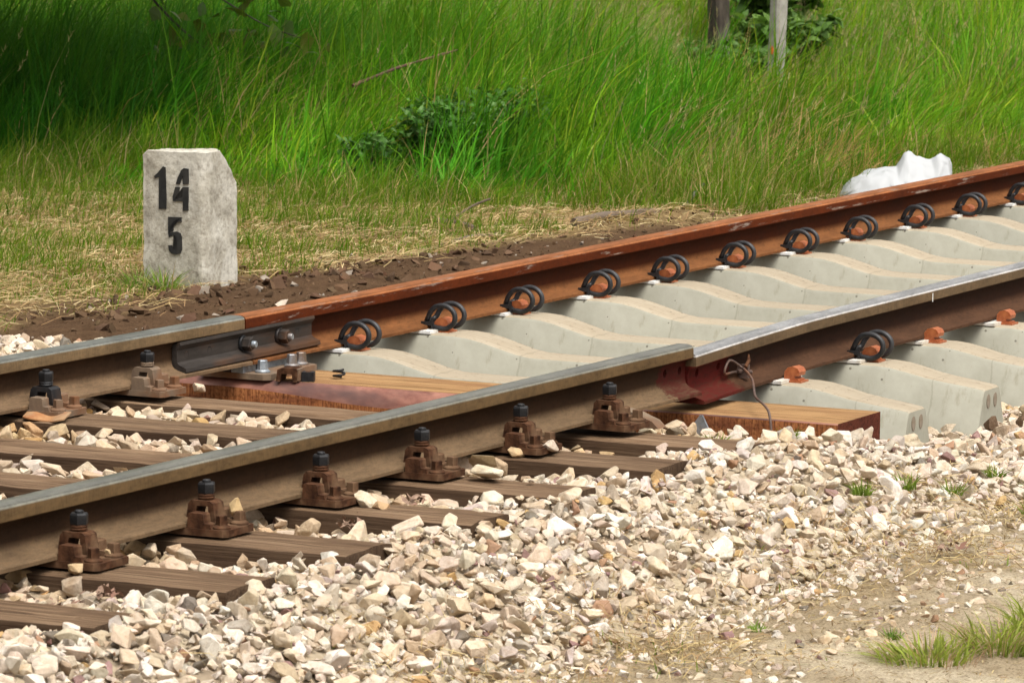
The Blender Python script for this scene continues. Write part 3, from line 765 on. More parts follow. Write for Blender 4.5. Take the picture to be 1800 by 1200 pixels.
# ------------------------------------------------------------------ fastenings on the old sleepers (ribbed plate, bridge clamp, bolt, coach screws)
def fastening(clamp_mat=m_iron_rust):
    # local frame: origin at the rail foot edge, -Y away from the rail, z = 0 at plate top
    r = empty("rail_fastening")
    bm = bmesh.new(); prism(bm, [(-.075, .235), (.075, .235), (.075, -.100), (.064, -.112), (-.064, -.112), (-.075, -.100)], -.017, 0, 'Z')
    bp = finish(bm, "base_plate", m_iron_rust, r, smooth=30, bevel=.002)
    for a, b in ((-.072, -.036), (.036, .072)):
        bm = bmesh.new(); prism(bm, [(-.003, 0), (-.004, .034), (-.008, .037), (-.042, .036), (-.046, .033), (-.048, .013), (-.066, .011), (-.069, 0)], a, b)
        finish(bm, "plate_rib", m_iron_rust, bp, smooth=30, bevel=.0015)
    bm = bmesh.new()
    prism(bm, [(.026, .0135), (.020, .052), (.012, .061), (-.038, .061), (-.048, .055), (-.056, .002), (-.038, .002), (-.034, .048), (-.004, .048), (.004, .018), (.012, .0135)], -.026, .026)
    finish(bm, "clamp", clamp_mat, r, smooth=25, bevel=.0014)
    bm = bmesh.new()
    for q, (z0, tw) in enumerate(((.0612, 0), (.0678, .5))):
        pts = [(.0165 * math.cos(t + tw), -.016 + .0165 * math.sin(t + tw), z0 + .0035 + .0028 * t / 6) for t in np.linspace(.15, 6.05, 22)]
        tube(bm, pts, .0042, 6)
    finish(bm, "spring_washer", clamp_mat if clamp_mat is m_iron_black else m_iron_rust, r, smooth=40)
    bm = bmesh.new(); hexnut(bm, (0, -.016, .0765), .0222, .027, 'Z', .35); nut = finish(bm, "nut", m_iron_black, r, smooth=20)
    bm = bmesh.new(); lathe(bm, [(.0105, .1035), (.0105, .108), (.0085, .110)], 12, (0, -.016, 0)); finish(bm, "bolt_end", m_iron_black, nut)
    for x, tw in ((-.045, .2), (.045, .55)):
        bm = bmesh.new(); lathe(bm, [(.0225, .0005), (.0225, .004), (.0185, .008), (.012, .0095)], 18, (x, -.083, 0))
        s = finish(bm, "coach_screw", m_iron_rust, r, smooth=40)
        bm = bmesh.new(); lathe(bm, [(.0150, .0095), (.0145, .031), (.0125, .0325)], 4, (x, -.083, 0), 'Z', tw); finish(bm, "square_head", m_iron_rust, s, smooth=20, bevel=.0012)
    return r
fproto = fastening()
def recolor(root, names, mat):
    for ch in list(root.children):
        if ch.name.split('.')[0] in names:
            ch.data = ch.data.copy(); ch.data.materials[0] = mat
        recolor(ch, names, mat)
flabels = {-4.22: "rusty bolted rail fastening with a tan stone against its plate, on the lowest visible plate",
           -3.617: "rusty bolted rail fastening with a round tan stone perched beside its nut",
           -3.027: "rusty bolted rail fastening with pale stones heaped over its outer screw",
           -2.464: "rusty bolted rail fastening beside a large slanted cream slab of stone",
           -1.871: "rusty bolted rail fastening with two small stones in front of its plate",
           -1.296: "rusty bolted rail fastening closest to the red-painted rail joint",
           -4.82: "rusty bolted rail fastening at the left edge of the near rail"}
used = False
for x in (-4.82, -4.22, -3.617, -3.027, -2.464, -1.871, -1.296):
    f_ = fproto if not used else copy_tree(fproto); used = True
    f_.location = (x, -G + old_dy(x, -1) - .0625, old_dz(x, -1) - .001); f_.rotation_euler = (0, 0, R(random.uniform(-1.5, 1.5)))
    props(f_, flabels[x], "rail fastening", "bolted rail fastenings")
    for ch in f_.children:
        if ch.name.startswith("nut"): ch.rotation_euler = (0, 0, 0)
for x, lb, mt in ((-1.873, "oily black bolted clamp fastening on the old far rail above a rust-flaked shim", m_iron_black), (-1.297, "dusty brown bolted fastening on the old far rail beside the fishplate", m_iron_dusty)):
    f_ = copy_tree(fproto); f_.location = (x, G + old_dy(x, 1) - .0625, old_dz(x, 1) - .001); f_.rotation_euler = (0, 0, 0)
    recolor(f_, ("clamp", "spring_washer") if mt is m_iron_black else ("clamp", "base_plate", "plate_rib", "coach_screw", "square_head", "spring_washer"), mt)
    if mt is m_iron_black: recolor(f_, ("base_plate", "plate_rib", "coach_screw", "square_head"), m_iron_dusty)
    props(f_, lb, "rail fastening", "bolted rail fastenings")

# ------------------------------------------------------------------ loose ironwork at the joints
jp = empty("ribbed_plate", (-.50, .69, -.0175), "grey galvanised ribbed plate with screws lying on the orange joint timber", "base plate")
bm = bmesh.new(); prism(bm, [(-.16, .17), (.17, .17), (.17, -.055), (.155, -.075), (-.145, -.075), (-.16, -.055)], -.018, 0, 'Z'); pb = finish(bm, "base_plate", m_iron_dusty, jp, smooth=30, bevel=.002)
for a, b, ym, yk in ((-.158, -.075, .075, .0), (-.03, .155, .075, .0)):
    bm = bmesh.new(); prism(bm, [(.055, 0), (.053, .030), (.047, .034), (.022, .034), (.016, .030), (.014, 0)], a, b); finish(bm, "plate_rib", m_galv, pb, smooth=30, bevel=.002)
for x, y in ((-.105, -.025), (.075, -.030), (.135, -.030)):
    bm = bmesh.new(); lathe(bm, [(.024, .0005), (.024, .004), (.018, .009)], 18, (x, y, 0)); s = finish(bm, "coach_screw", m_galv, jp, smooth=40)
    bm = bmesh.new(); lathe(bm, [(.0175, .009), (.0150, .036), (.013, .038)], 6, (x, y, 0)); finish(bm, "hex_head", m_galv, s, smooth=20)
lc = empty("loose_clamp", (-.615, .565, zt), "loose brown bridge clamp lying on its side on the orange timber", "clamp", rz=R(12))
bm = bmesh.new(); prism(bm, [(-.032, 0), (-.034, .036), (-.028, .042), (.018, .042), (.030, .036), (.034, .0), (.022, 0), (.017, .024), (-.016, .024), (-.020, 0)], -.034, .034, 'X')
finish(bm, "clamp_bridge", m_iron_rust, lc, smooth=30, bevel=.003)
bm = bmesh.new(); box(bm, -.030, .030, -.040, -.030, .004, .040); finish(bm, "clamp_cheek", m_iron_dusty, lc, smooth=30, bevel=.003)
ln_ = empty("loose_nut", (-.60, .508, zt), "loose dark square nut on the orange timber beside the clamp", "nut", rz=R(20))
bm = bmesh.new(); box(bm, -.017, .017, -.019, .019, 0, .030); o = finish(bm, "nut_body", m_iron_black, ln_, smooth=30, bevel=.003)
bm = bmesh.new(); lathe(bm, [(.010, .0301), (.009, .0312), (.007, .0306)], 14); finish(bm, "thread_hole", m_iron_rust, ln_)
bm = bmesh.new(); pts = [(.017 * math.cos(t), .017 * math.sin(t), .005 + .0075 * t / math.pi) for t in np.linspace(0, 10.8, 46)]
tube(bm, pts, .0038, 7); o = finish(bm, "spring_ring", m_iron_black, smooth=60, loc=(-.500, .455, zt)); props(o, "small black double-coil spring ring on the orange timber", "spring washer")

def sheet(bm, f, nu, nv, th):
    g = [[Vector(f(i / nu, j / nv)) for j in range(nv + 1)] for i in range(nu + 1)]
    A = [[bm.verts.new(p) for p in r_] for r_ in g]; B_ = [[bm.verts.new(p - Vector((0, 0, th))) for p in r_] for r_ in g]
    for i in range(nu):
        for j in range(nv):
            bm.faces.new((A[i][j], A[i + 1][j], A[i + 1][j + 1], A[i][j + 1])); bm.faces.new((B_[i][j], B_[i][j + 1], B_[i + 1][j + 1], B_[i + 1][j]))
    for i in range(nu): bm.faces.new((A[i][0], B_[i][0], B_[i + 1][0], A[i + 1][0])); bm.faces.new((A[i][nv], A[i + 1][nv], B_[i + 1][nv], B_[i][nv]))
    for j in range(nv): bm.faces.new((A[0][j], A[0][j + 1], B_[0][j + 1], B_[0][j])); bm.faces.new((A[nu][j], B_[nu][j], B_[nu][j + 1], A[nu][j + 1]))
bm = bmesh.new(); sheet(bm, lambda u, v: (-1.985 - .012 * math.sin(u * 9) * (1 - v) + .055 * v, .685 - .140 * u + .012 * v, .001 - .006 * math.sin(u * math.pi) * (1 - v) + .013 * v + .003 * math.sin(u * 8)), 14, 5, .004)
o = finish(bm, "rust_shim", m_shim, smooth=40); props(o, "curled rust-flaked steel shim under the oily black clamp", "shim")
bm = bmesh.new(); prism(bm, [(-.775, -.150), (-.858, -.030), (-.866, -.030), (-.930, -.150)], -.735, -.727); o = finish(bm, "steel_wedge", m_galv, smooth=0, bevel=.001); props(o, "blue-grey steel wedge plate standing between timber and joint beam", "wedge")
bm = bmesh.new(); prism(bm, [(-.800, .030), (-.842, .021), (-.868, .010), (-.893, .001), (-.914, -.019), (-.800, -.019)], -1.150, -1.095)
o = finish(bm, "rusty_plate", m_iron_dusty, smooth=40, bevel=.003); props(o, "pinkish rusty plate leaning behind the fastening at the near joint", "plate")

# bent wire hooked on the near rail
wr = empty("bent_wire", (-.30, -.80, .05), "bent rusty wire hooked round a bolt on the near rail web", "wire")
wp = [(-.205, -.772, .036), (-.290, -.772, .044), (-.362, -.776, .046), (-.372, -.778, .060), (-.350, -.780, .084), (-.318, -.781, .080), (-.275, -.786, .060), (-.300, -.815, .052), (-.380, -.870, .039), (-.470, -.915, .025),
      (-.570, -.964, .013), (-.675, -1.036, .006), (-.712, -1.066, -.006), (-.725, -1.078, -.030), (-.730, -1.084, -.062), (-.735, -1.088, -.085)]
bm = bmesh.new(); tube(bm, [(x + .30, y + .80, z - .05) for x, y, z in catmull(wp, 5)], .0040, 8); finish(bm, "wire_strand", m_wire, wr, smooth=60)
bm = bmesh.new(); tube(bm, [(.14, .030, -.020), (.085, .026, -.012), (.03, .026, -.006)], [.008, .008, .006], 8); box(bm, .060, .074, .004, .040, -.030, .012); finish(bm, "hook_bolt", m_wire, wr, smooth=30)
bm = bmesh.new(); tube(bm, [(.10, .020, .038), (.085, .012, .022), (.045, .006, .006)], [.003, .006, .006], 7); finish(bm, "wire_tail", m_iron_rust, wr, smooth=60)

# ------------------------------------------------------------------ single stones lying on the ironwork and sleepers
def lone(label, loc, size, seed, col, rot=(0, 0, 0), flat=.6, stretch=(1, 1, 1)):
    o = finish(stone_bm(seed, 14, .04, flat, .10), "stone", m_stone_o, smooth=0, loc=loc); o.scale = [size * s for s in stretch]; o.rotation_euler = rot; o.color = (*col, 1)
    return props(o, label, "stone", "stones lying on the ironwork")
lone("dark brown rough stone against the blunt end of the second concrete sleeper", (.47, -1.315, -.165), .040, 1001, (.13, .085, .055), (.3, .2, .4), .8)
lone("small brown clod lying right of the blunt concrete sleeper end", (.62, -1.36, -.170), .034, 1003, (.15, .10, .065), (.1, .4, .9), .7)
TAN = (.50, .37, .22); CRM = (.62, .54, .41)
lone("tan stone leaning on the plate of the lowest rail fastening", (-4.316, -.872, .022), .031, 901, TAN, (.3, .2, .4), .75)
lone("round tan stone perched on a screw of the second rail fastening", (-3.565, -.880, .066), .030, 911, (.53, .38, .20), (.5, .9, .2), .6)
lone("tiny tan stone between the screws of the lowest rail fastening", (-4.222, -.905, .050), .012, 905, TAN, (.1, .5, .3), .8)
lone("big slanted cream slab of stone beside the fourth rail fastening", (-2.42, -1.00, .020), .060, 921, CRM, (.25, .15, .9), .4)
lone("tan slab of stone stuck behind the big cream slab", (-2.36, -.955, .040), .052, 931, (.52, .41, .27), (.1, .55, .6), .35)
lone("cream stone lying over the screws of the third rail fastening", (-2.985, -.930, .016), .046, 941, CRM, (.2, -.1, .5), .5)
lone("smooth rounded orange-tan stone on the sleeper beside the cream stone", (-3.00, -.985, .0), .030, 951, (.50, .34, .20), (.2, .3, .1), .7)
lone("small brown stone in front of the fifth rail fastening", (-1.945, -.850, .006), .032, 961, (.47, .34, .20), (.2, .3, -.4), .5)
lone("small white stone on the plate of the fifth rail fastening", (-1.885, -.925, .022), .030, 971, (.62, .52, .42), (.3, .5, .6), .6)
lone("pale stone lying on the flat end of the fourth timber sleeper", (-2.43, -1.13, .010), .018, 981, (.60, .52, .42), (.1, .1, .3), .6)
lone("pale upright stone at the foot of the orange beam end", (-.80, -1.02, -.060), .032, 991, (.62, .56, .46), (.7, .3, .2), .8)
lone("pale pointed stone on the timber beside the dusty fastening", (-1.215, .545, .008), .026, 995, (.55, .44, .33), (.2, .3, .2), .6)

# ------------------------------------------------------------------ milestone
def milestone():
    r = empty("milestone", (2.47, 2.645, -.15), "grey weathered concrete kilometre stone painted with black numerals 14 and 5", "milestone")
    bm = bmesh.new(); s = .135
    box(bm, -s, s, -s, s, -.25, .515)
    # broken upper corners and rounded arrises
    for co_, no in (((s, -s, .36), (.30, -.42, .30)), ((-s, s, .50), (-.25, .5, .75)), ((s, s, .30), (1.0, .25, .42)), ((-s, -s, 0), (-1, -1, 0)), ((s * .95, -s * .95, 0), (1, -1, 0))):
        no = Vector(no).normalized()
        off = .013 if no.z == 0 else 0
        g = list(bm.verts) + list(bm.edges) + list(bm.faces)
        res = bmesh.ops.bisect_plane(bm, geom=g, plane_co=Vector(co_) - no * off, plane_no=no, clear_outer=True)
        ed = [e for e in res['geom_cut'] if isinstance(e, bmesh.types.BMEdge)]
        if ed: bmesh.ops.holes_fill(bm, edges=ed)
    bmesh.ops.triangulate(bm, faces=bm.faces)
    for _ in range(5):
        bmesh.ops.subdivide_edges(bm, edges=[e for e in bm.edges if e.calc_length() > .016], cuts=1)
        bmesh.ops.triangulate(bm, faces=bm.faces)
    bm.normal_update()
    for v in bm.verts:
        p = v.co; f = 0
        d = mnoise.noise(p * 14) * .004 + mnoise.noise(p * 45) * .0022
        edge = max(0, min(1, (abs(abs(p.x) - s) < .02) + (abs(abs(p.y) - s) < .02) - 1))
        v.co = p + v.normal * (d - .003 * edge)
    finish(bm, "stone_body", m_mile, r, smooth=50)
    # numerals on the -X face: u runs to the camera's right (towards -Y), v up
    def digit(polys, name, u, v, sc):
        bm = bmesh.new()
        for poly in polys:
            A = [bm.verts.new((-s - .0050 + .0, -(u + a * sc), v + b * sc)) for a, b in poly]
            B_ = [bm.verts.new((-s + .004, -(u + a * sc), v + b * sc)) for a, b in poly]
            n_ = len(poly); bm.faces.new(A)
            for i in range(n_): bm.faces.new((A[i], A[(i + 1) % n_], B_[(i + 1) % n_], B_[i]))
        bmesh.ops.triangulate(bm, faces=bm.faces)
        finish(bm, name, m_paint, r, smooth=0)
    one = [[(.10, 0), (.30, .01), (.29, .98), (.22, 1.0), (.06, .83), (-.02, .77), (.0, .71), (.11, .745)]]
    four = [[(.27, 0), (.41, .01), (.42, .56), (.27, .555), (.27, .33), (.14, .33), (.19, .555), (.07, .555), (.0, .33), (.0, .225), (.27, .22)],
            [(.27, .62), (.42, .63), (.42, .985), (.30, 1.0), (.23, .95), (.14, .78), (.085, .62), (.19, .62), (.22, .72), (.27, .82)]]
    five = [[(.0, 1.0), (.40, 1.0), (.40, .875), (.145, .87), (.145, .63), (.0, .56)],
            [(.145, .60), (.26, .62), (.38, .57), (.415, .46), (.415, .16), (.37, .04), (.24, .0), (.09, .02), (.02, .11), (.0, .24), (.125, .245), (.145, .14), (.215, .11), (.27, .15), (.275, .44), (.235, .51), (.165, .515), (.02, .45), (.0, .56)]]
    digit(one, "numeral_one", -.080, .300, .160); digit(four, "numeral_four", -.004, .296, .160); digit(five, "numeral_five", -.024, .132, .140)
    r.rotation_euler = (R(-1.0), R(.6), R(0)); return r
mile = milestone()

# ------------------------------------------------------------------ posts behind
def post(name, loc, h, wx, wy, mat, label, tilt=(0, 0), rz=0, orange=False, cat="post"):
    r = empty(name, loc, label, cat, rz=rz)
    bm = bmesh.new(); n = 14; rings = []
    for i in range(n + 1):
        z = -.2 + (h + .2) * i / n; ring = []
        for a, b in ((-1, -1), (1, -1), (1, 1), (-1, 1)):
            j = .06
            for q, t in (((a, b * (1 - .28)), 0), ((a * (1 - .28), b), 1)) if (a * b) > 0 else (((a * (1 - .28), b), 1), ((a, b * (1 - .28)), 0)):
                ring.append(bm.verts.new((q[0] * wx * .5 * (1 + j * (vnoise(z * 5, a + b * 3 + 9, 1) - .5)) + tilt[0] * z, q[1] * wy * .5 * (1 + j * (vnoise(z * 6, a * 2 + b, 1) - .5)) + tilt[1] * z, z)))
        rings.append(ring)
    for a, b in zip(rings, rings[1:]):
        for i in range(8): bm.faces.new((a[i], a[(i + 1) % 8], b[(i + 1) % 8], b[i]))
    bm.faces.new(rings[0]); bm.faces.new(rings[-1])
    finish(bm, "post_shaft", mat, r, smooth=25)
    if orange:
        bm = bmesh.new(); n_ = 12
        bm.faces.new([bm.verts.new((-wx * .5 - .003 + tilt[0] * .245, -.014 + .010 * math.cos(t), .245 + .026 * math.sin(t))) for t in np.linspace(0, 2 * math.pi, n_, endpoint=False)])
        g = bmesh.ops.extrude_face_region(bm, geom=list(bm.faces)); bmesh.ops.translate(bm, vec=(.006, 0, 0), verts=[v for v in g['geom'] if isinstance(v, bmesh.types.BMVert)])
        finish(bm, "orange_mark", m_orange, r, smooth=0)
    return r
post("concrete_post", (14.29, 5.30, -.2), 1.9, .085, .085, m_post, "pale grey concrete post with a small orange paint mark in the grass", tilt=(.0, -.035), rz=R(-26), orange=True)
post("wooden_post", (17.1, 6.90, -.2), 1.7, .12, .12, m_post_wood, "dark lichened wooden post standing apart from the pale concrete post", tilt=(0, .05), rz=R(-26))
post("wooden_post", (16.6, 6.27, -.2), 1.7, .075, .075, m_post_wood, "dark wooden post directly behind the pale concrete post", rz=R(-26))
post("steel_post", (20.2, 10.75, -.2), 1.2, .06, .06, mat_mottled("blue_grey_post_paint", (.10, .13, .16), (.17, .20, .22), (.14, .16, .17), 20, .7), "blue-grey post top peeping from the grass at the top edge", rz=R(-26))
post("wooden_post", (17.6, 12.4, -.2), 1.6, .11, .11, m_post_wood, "dark post in the shade in front of the pale lane", rz=R(-26))

# ------------------------------------------------------------------ white plastic bag
def bag():
    bm = bmesh.new(); ax = Vector((.436, -.90, 0)); ay = Vector((.90, .436, 0)); nu, nv = 90, 56
    S = [-.25, -.235, -.20, -.13, -.05, -.005, .03, .045, .075, .11, .155, .178, .19, .225, .24, .25]
    H = [.0, .040, .080, .120, .132, .136, .205, .212, .192, .182, .180, .205, .208, .188, .155, .02]
    rows_ = []
    for i in range(nu + 1):
        sx = -.25 + .5 * i / nu; top = float(np.interp(sx, S, H)); row = []
        wdt = .16 * math.sqrt(max(0, 1 - (abs(sx) / .252) ** 4)) + .002
        peak = float(np.interp(sx, [-.25, -.02, .03, .25], [0, 0, 1, 1]))
        for j in range(nv + 1):
            v = -1 + 2 * j / nv
            shape = (1 - abs(v) ** 2.6) * (1 - peak) + (1 - abs(v) ** 1.15) * peak
            q = Vector((sx * 11, v * 2.6, top * 6))
            cr = (1 - 2 * abs(mnoise.noise(q * .9))) * .017 + (1 - 2 * abs(mnoise.noise(q * 2.1 + Vector((5, 2, 1))))) * .008 + mnoise.noise(q * .5) * .014
            k_ = min(1, shape * 3)
            row.append(bm.verts.new(ax * (sx + .010 * k_ * mnoise.noise(q * 1.4)) + ay * (v * wdt + cr * k_) + Vector((0, 0, top * shape + cr * .7 * k_))))
        rows_.append(row)
    for a, b in zip(rows_, rows_[1:]):
        for j in range(nv): bm.faces.new((a[j], a[j + 1], b[j + 1], b[j]))
    base_ = [bm.verts.new((r_[0].co.x, r_[0].co.y, -.10)) for r_ in rows_]; back_ = [bm.verts.new((r_[-1].co.x, r_[-1].co.y, -.10)) for r_ in rows_]
    for i in range(nu):
        bm.faces.new((rows_[i][0], rows_[i + 1][0], base_[i + 1], base_[i])); bm.faces.new((rows_[i][-1], back_[i], back_[i + 1], rows_[i + 1][-1]))
    o = finish(bm, "plastic_bag", m_bag, smooth=70, loc=(6.98, 1.60, -.115)); return props(o, "crumpled white plastic bag lying behind the rusty rail", "bag")
bag()

# ------------------------------------------------------------------ sticks
def stick(name, pts, r0, r1, mat, label, cat="stick", twigs=()):
    r = empty(name, pts[0], label, cat); P0 = Vector(pts[0])
    cp = catmull(pts, 5); n_ = len(cp)
    bm = bmesh.new(); tube(bm, [p - P0 for p in cp], [r0 + (r1 - r0) * i / (n_ - 1) + .12 * r0 * math.sin(i * 1.7) for i in range(n_)], 8); finish(bm, "stem", mat, r, smooth=60)
    for tp, rr in twigs:
        bm = bmesh.new(); tube(bm, [p - P0 for p in catmull(tp, 4)], rr, 6); finish(bm, "twig", mat, r, smooth=60)
    return r
stick("branch", [(5.10, 2.95, -.130), (5.0, 2.80, -.120), (4.80, 2.62, -.115)], .016, .012, m_stake, "dark broken branch lying on the dry grass behind the rail", twigs=[([(5.05, 2.86, -.12), (5.15, 2.80, -.06), (5.2, 2.74, -.03)], .005)])
stick("branch", [(4.20, 2.48, -.135), (4.45, 2.45, -.112), (4.65, 2.40, -.118)], .009, .006, m_stake, "thin crooked twig half buried in the brown soil")
stick("branch", [(4.95, 2.23, -.085), (5.15, 2.18, -.07), (5.45, 2.06, -.07)], .021, .017, m_stake, "thick brown stick lying on the soil close behind the rusty rail")
stick("branch", [(6.05, 2.24, -.13), (6.2, 2.25, -.07), (6.28, 2.23, -.02)], .014, .008, m_post_wood, "small dark stump of wood at the edge of the brown dry grass")
stick("branch", [(7.9, 7.1, -.10), (8.6, 7.15, -.06), (9.3, 7.30, .05)], .020, .012, m_twig_red, "reddish broken branch in the dark shaded grass at the left edge")
stick("branch", [(9.3, 5.55, .10), (9.6, 5.45, .18), (10.0, 5.3, .26)], .010, .006, m_twig_red, "reddish dead branch leaning in the shaded long grass above the milestone")

# ------------------------------------------------------------------ soil clods
n = 5200
p = np.column_stack([rng.random(n) * 7.6 + .5, 1.15 + rng.random(n) * 1.75])
k = (p[:, 1] < 2.75 - soil_in(p[:, 0]) + (fbm(p[:, 0], p[:, 1], 2, 3) - .5) * .9) & (rng.random(n) < np.where(p[:, 0] < 1.0, .4, 1)); p = p[k]
s = .005 + rng.random(len(p)) ** 5 * .036 * (1 - .5 * sstep(2.5, 4.5, p[:, 0]))
cc = np.array([.092, .056, .033]) * (.65 + rng.random((len(p), 1)) * .8) * (1 + (rng.random((len(p), 3)) - .5) * .12)
gr = rng.random(len(p)) < .06; cc[gr] = np.array([.26, .22, .18])
pl = rng.random(len(p)) < .015; cc[pl] = np.array([.50, .42, .34])
o = bpy.data.objects.new("soil_clods", mass_mesh("soil_clods", np.column_stack([p, zg(p[:, 0], p[:, 1]) + s * .15]), s, rand_rot(len(p), .6), cc, m_clod, VARLOW)); link(o)
props(o, "dark brown soil clods and rubble heaped behind the rusty rail", "rubble", kind="stuff")

# ------------------------------------------------------------------ grass
def blades(pos, h, wd, lean, col, segs=3, face=None, tipcol=None, curl=1.0):
    """pos (n,3); lean (n,2) horizontal drift of the tip in metres"""
    n = len(pos); L = segs
    a = rng.random(n) * np.pi if face is None else face
    side = np.stack([np.cos(a), np.sin(a), np.zeros(n)], -1)
    rowsV, rowsC = [], []
    for i in range(L + 1):
        t = i / L
        drift = np.concatenate([lean * (t ** 1.7)[..., None] if np.ndim(t) else lean * t ** 1.7, np.zeros((n, 1))], 1)
        ll = np.linalg.norm(lean, axis=1)
        zz = np.sqrt(np.maximum(h * h - ll * ll * .55, (h * .25) ** 2)) * (t - .28 * np.minimum(ll / h, 1.2) * t ** 3)
        c = pos + drift + np.stack([np.zeros(n), np.zeros(n), zz], -1)
        cc_ = col if tipcol is None else col * (1 - t ** 2) + tipcol * t ** 2
        if i < L:
            w_ = (wd * (1 - .75 * t ** 1.6) * .5)[:, None]
            rowsV += [c - side * w_, c + side * w_]; rowsC += [cc_, cc_]
        else: rowsV.append(c); rowsC.append(cc_)
    nv = 2 * L + 1
    V = np.stack(rowsV, 1).reshape(-1, 3); Cc = np.stack(rowsC, 1).reshape(-1, 3)
    tri = []
    for i in range(L - 1): tri += [(2 * i, 2 * i + 1, 2 * i + 3), (2 * i, 2 * i + 3, 2 * i + 2)]
    tri.append((2 * L - 2, 2 * L - 1, 2 * L)); tri = np.array(tri)
    F = (tri[None] + (np.arange(n) * nv)[:, None, None]).reshape(-1, 3)
    return V, F, Cc
def merge(parts):
    Vs, Fs, Cs, o_ = [], [], [], 0
    for V, F, c in parts: Vs.append(V); Fs.append(F + o_); Cs.append(c); o_ += len(V)
    return np.concatenate(Vs), np.concatenate(Fs), np.concatenate(Cs)
def in_view(p, m=260):
    px, py, sc = project(np.column_stack([p, np.full(len(p), .2)])); return (px > -m) & (px < 1800 + m) & (py > -330)
def scatter(n, x0, x1, y0, y1, dens):
    p = rng.random((n, 2)) * [x1 - x0, y1 - y0] + [x0, y0]
    return p[rng.random(n) < dens(p[:, 0], p[:, 1])]
WIND = np.array([.436, -.90])
G1, G2, G3, G4 = np.array([.078, .232, .010]), np.array([.124, .310, .014]), np.array([.040, .138, .010]), np.array([.235, .36, .030])
STR = np.array([.42, .315, .15]); BRN = np.array([.44, .30, .155])
# tall grass
p = scatter(560000, 5.8, 27, 1.9, 17, lambda x, y: np.clip(tall_edge(x, y) * 2 + .1, 0, 1) * (tall_edge(x, y) > -.1))
p = p[in_view(p)]
dist = np.linalg.norm(p - CAM[:2], axis=1)
p = p[rng.random(len(p)) < np.where(dist > 33, .55, 1.0)]
if len(p) > 215000: p = p[rng.permutation(len(p))[:215000]]
n = len(p); x, y = p[:, 0], p[:, 1]
patch = fbm(x, y, .9, 3); patch2 = fbm(x + 40, y + 11, 2.4, 3); edge = sstep(0, 1.5, tall_edge(x, y))
h = (.20 + .52 * edge * (.55 + .8 * patch)) * (.55 + .6 * rng.random(n))
cxy = np.stack([np.floor((x + .35 * fbm(x, y, 3, 2)) / .34), np.floor((y + .35 * fbm(x + 9, y + 5, 3, 2)) / .34)], -1).astype(int)
tab = np.random.default_rng(5).random((64, 64, 5)); T = tab[cxy[:, 0] % 64, cxy[:, 1] % 64]
h *= .42 + 1.0 * T[:, 0]
gs = lambda ax_, ay_, l, w_: np.exp(-((((x - ax_) * .9 + (y - ay_) * .436) / l) ** 2 + (((x - ax_) * .436 - (y - ay_) * .9) / w_) ** 2))
posts_clear = 1.8 * gs(12.9, 4.62, 2.1, .60) + 1.8 * gs(15.6, 6.15, 1.9, .60) + 1.4 * gs(14.2, 5.55, 1.6, .6)
clear = posts_clear + (np.exp(-(((x - 9.0) / 1.3) ** 2 + ((y - 5.2) / .6) ** 2)) + .8 * np.exp(-(((x - 11.3) / 1.5) ** 2 + ((y - 3.9) / .7) ** 2)) + .7 * np.exp(-(((x - 14.0) / 1.6) ** 2 + ((y - 5.3) / .5) ** 2)))
h *= 1 - np.clip(.62 * np.clip(clear, 0, 1) + .45 * np.clip(posts_clear, 0, 1), 0, .88)
wd = .0042 + .0045 * rng.random(n) ** 1.5; wide = rng.random(n) < .30; wd = np.where(wide, wd * 1.9, wd)
ang = (T[:, 1] - .5) * 2.4; wx_ = np.stack([WIND[0] * np.cos(ang) - WIND[1] * np.sin(ang), WIND[0] * np.sin(ang) + WIND[1] * np.cos(ang)], -1)
lean = wx_ * (h * (.10 + .75 * rng.random(n) * T[:, 2] + .12) * (.5 + patch2))[:, None] + rng.normal(size=(n, 2)) * (h * np.where(rng.random(n) < .18, .75, .24))[:, None]
u = rng.random((n, 1)); col = np.where(u < .42, G1, np.where(u < .72, G2, np.where(u < .88, G3, G4)))
col = col * (.70 + .6 * rng.random((n, 1))) * (.70 + .45 * sstep(.35, .65, patch2) + .25 * T[:, 3])[:, None]
painted_shade = sstep(5.2, 6.6, y - .12 * (x - 8)) * (1 - sstep(11, 13.5, x)); col = col * (1 - painted_shade[:, None]) + (G3 * (.7 + .5 * rng.random((n, 1)))) * painted_shade[:, None]  # blades coloured darker below the tree, its shade deepened in the grass colour
yel = np.clip(sstep(10, 19, x) * .55 + sstep(4.5, 2.2, y) * .35, 0, 1)
col = col * (1 - yel[:, None] * .5) + G4 * yel[:, None] * .5
col = col * (1 + (T[:, 4:5] - .5) * np.array([.9, .25, .3]))
dry = ~wide & (rng.random(n) < .06 * (1 - painted_shade) + .35 * np.clip(clear, 0, 1)); col[dry] = STR * (.6 + .6 * rng.random((dry.sum(), 1)))
brown = ~wide & (rng.random(n) < .12 * np.exp(-((tall_edge(x, y) - .15) / .3) ** 2) + 1.0 * np.exp(-(((x - 7.2) / 1.3) ** 2)) * sstep(3.3, 2.5, y) + .45 * sstep(2.6, 2.1, y))
col[brown] = BRN * (.7 + .8 * rng.random((brown.sum(), 1))) ; h[brown] *= .9
z = zg(x, y) - .02
parts = [blades(np.column_stack([p, z]), h, wd, lean, col, 3, tipcol=col * np.array([1.25, 1.1, .9]))]
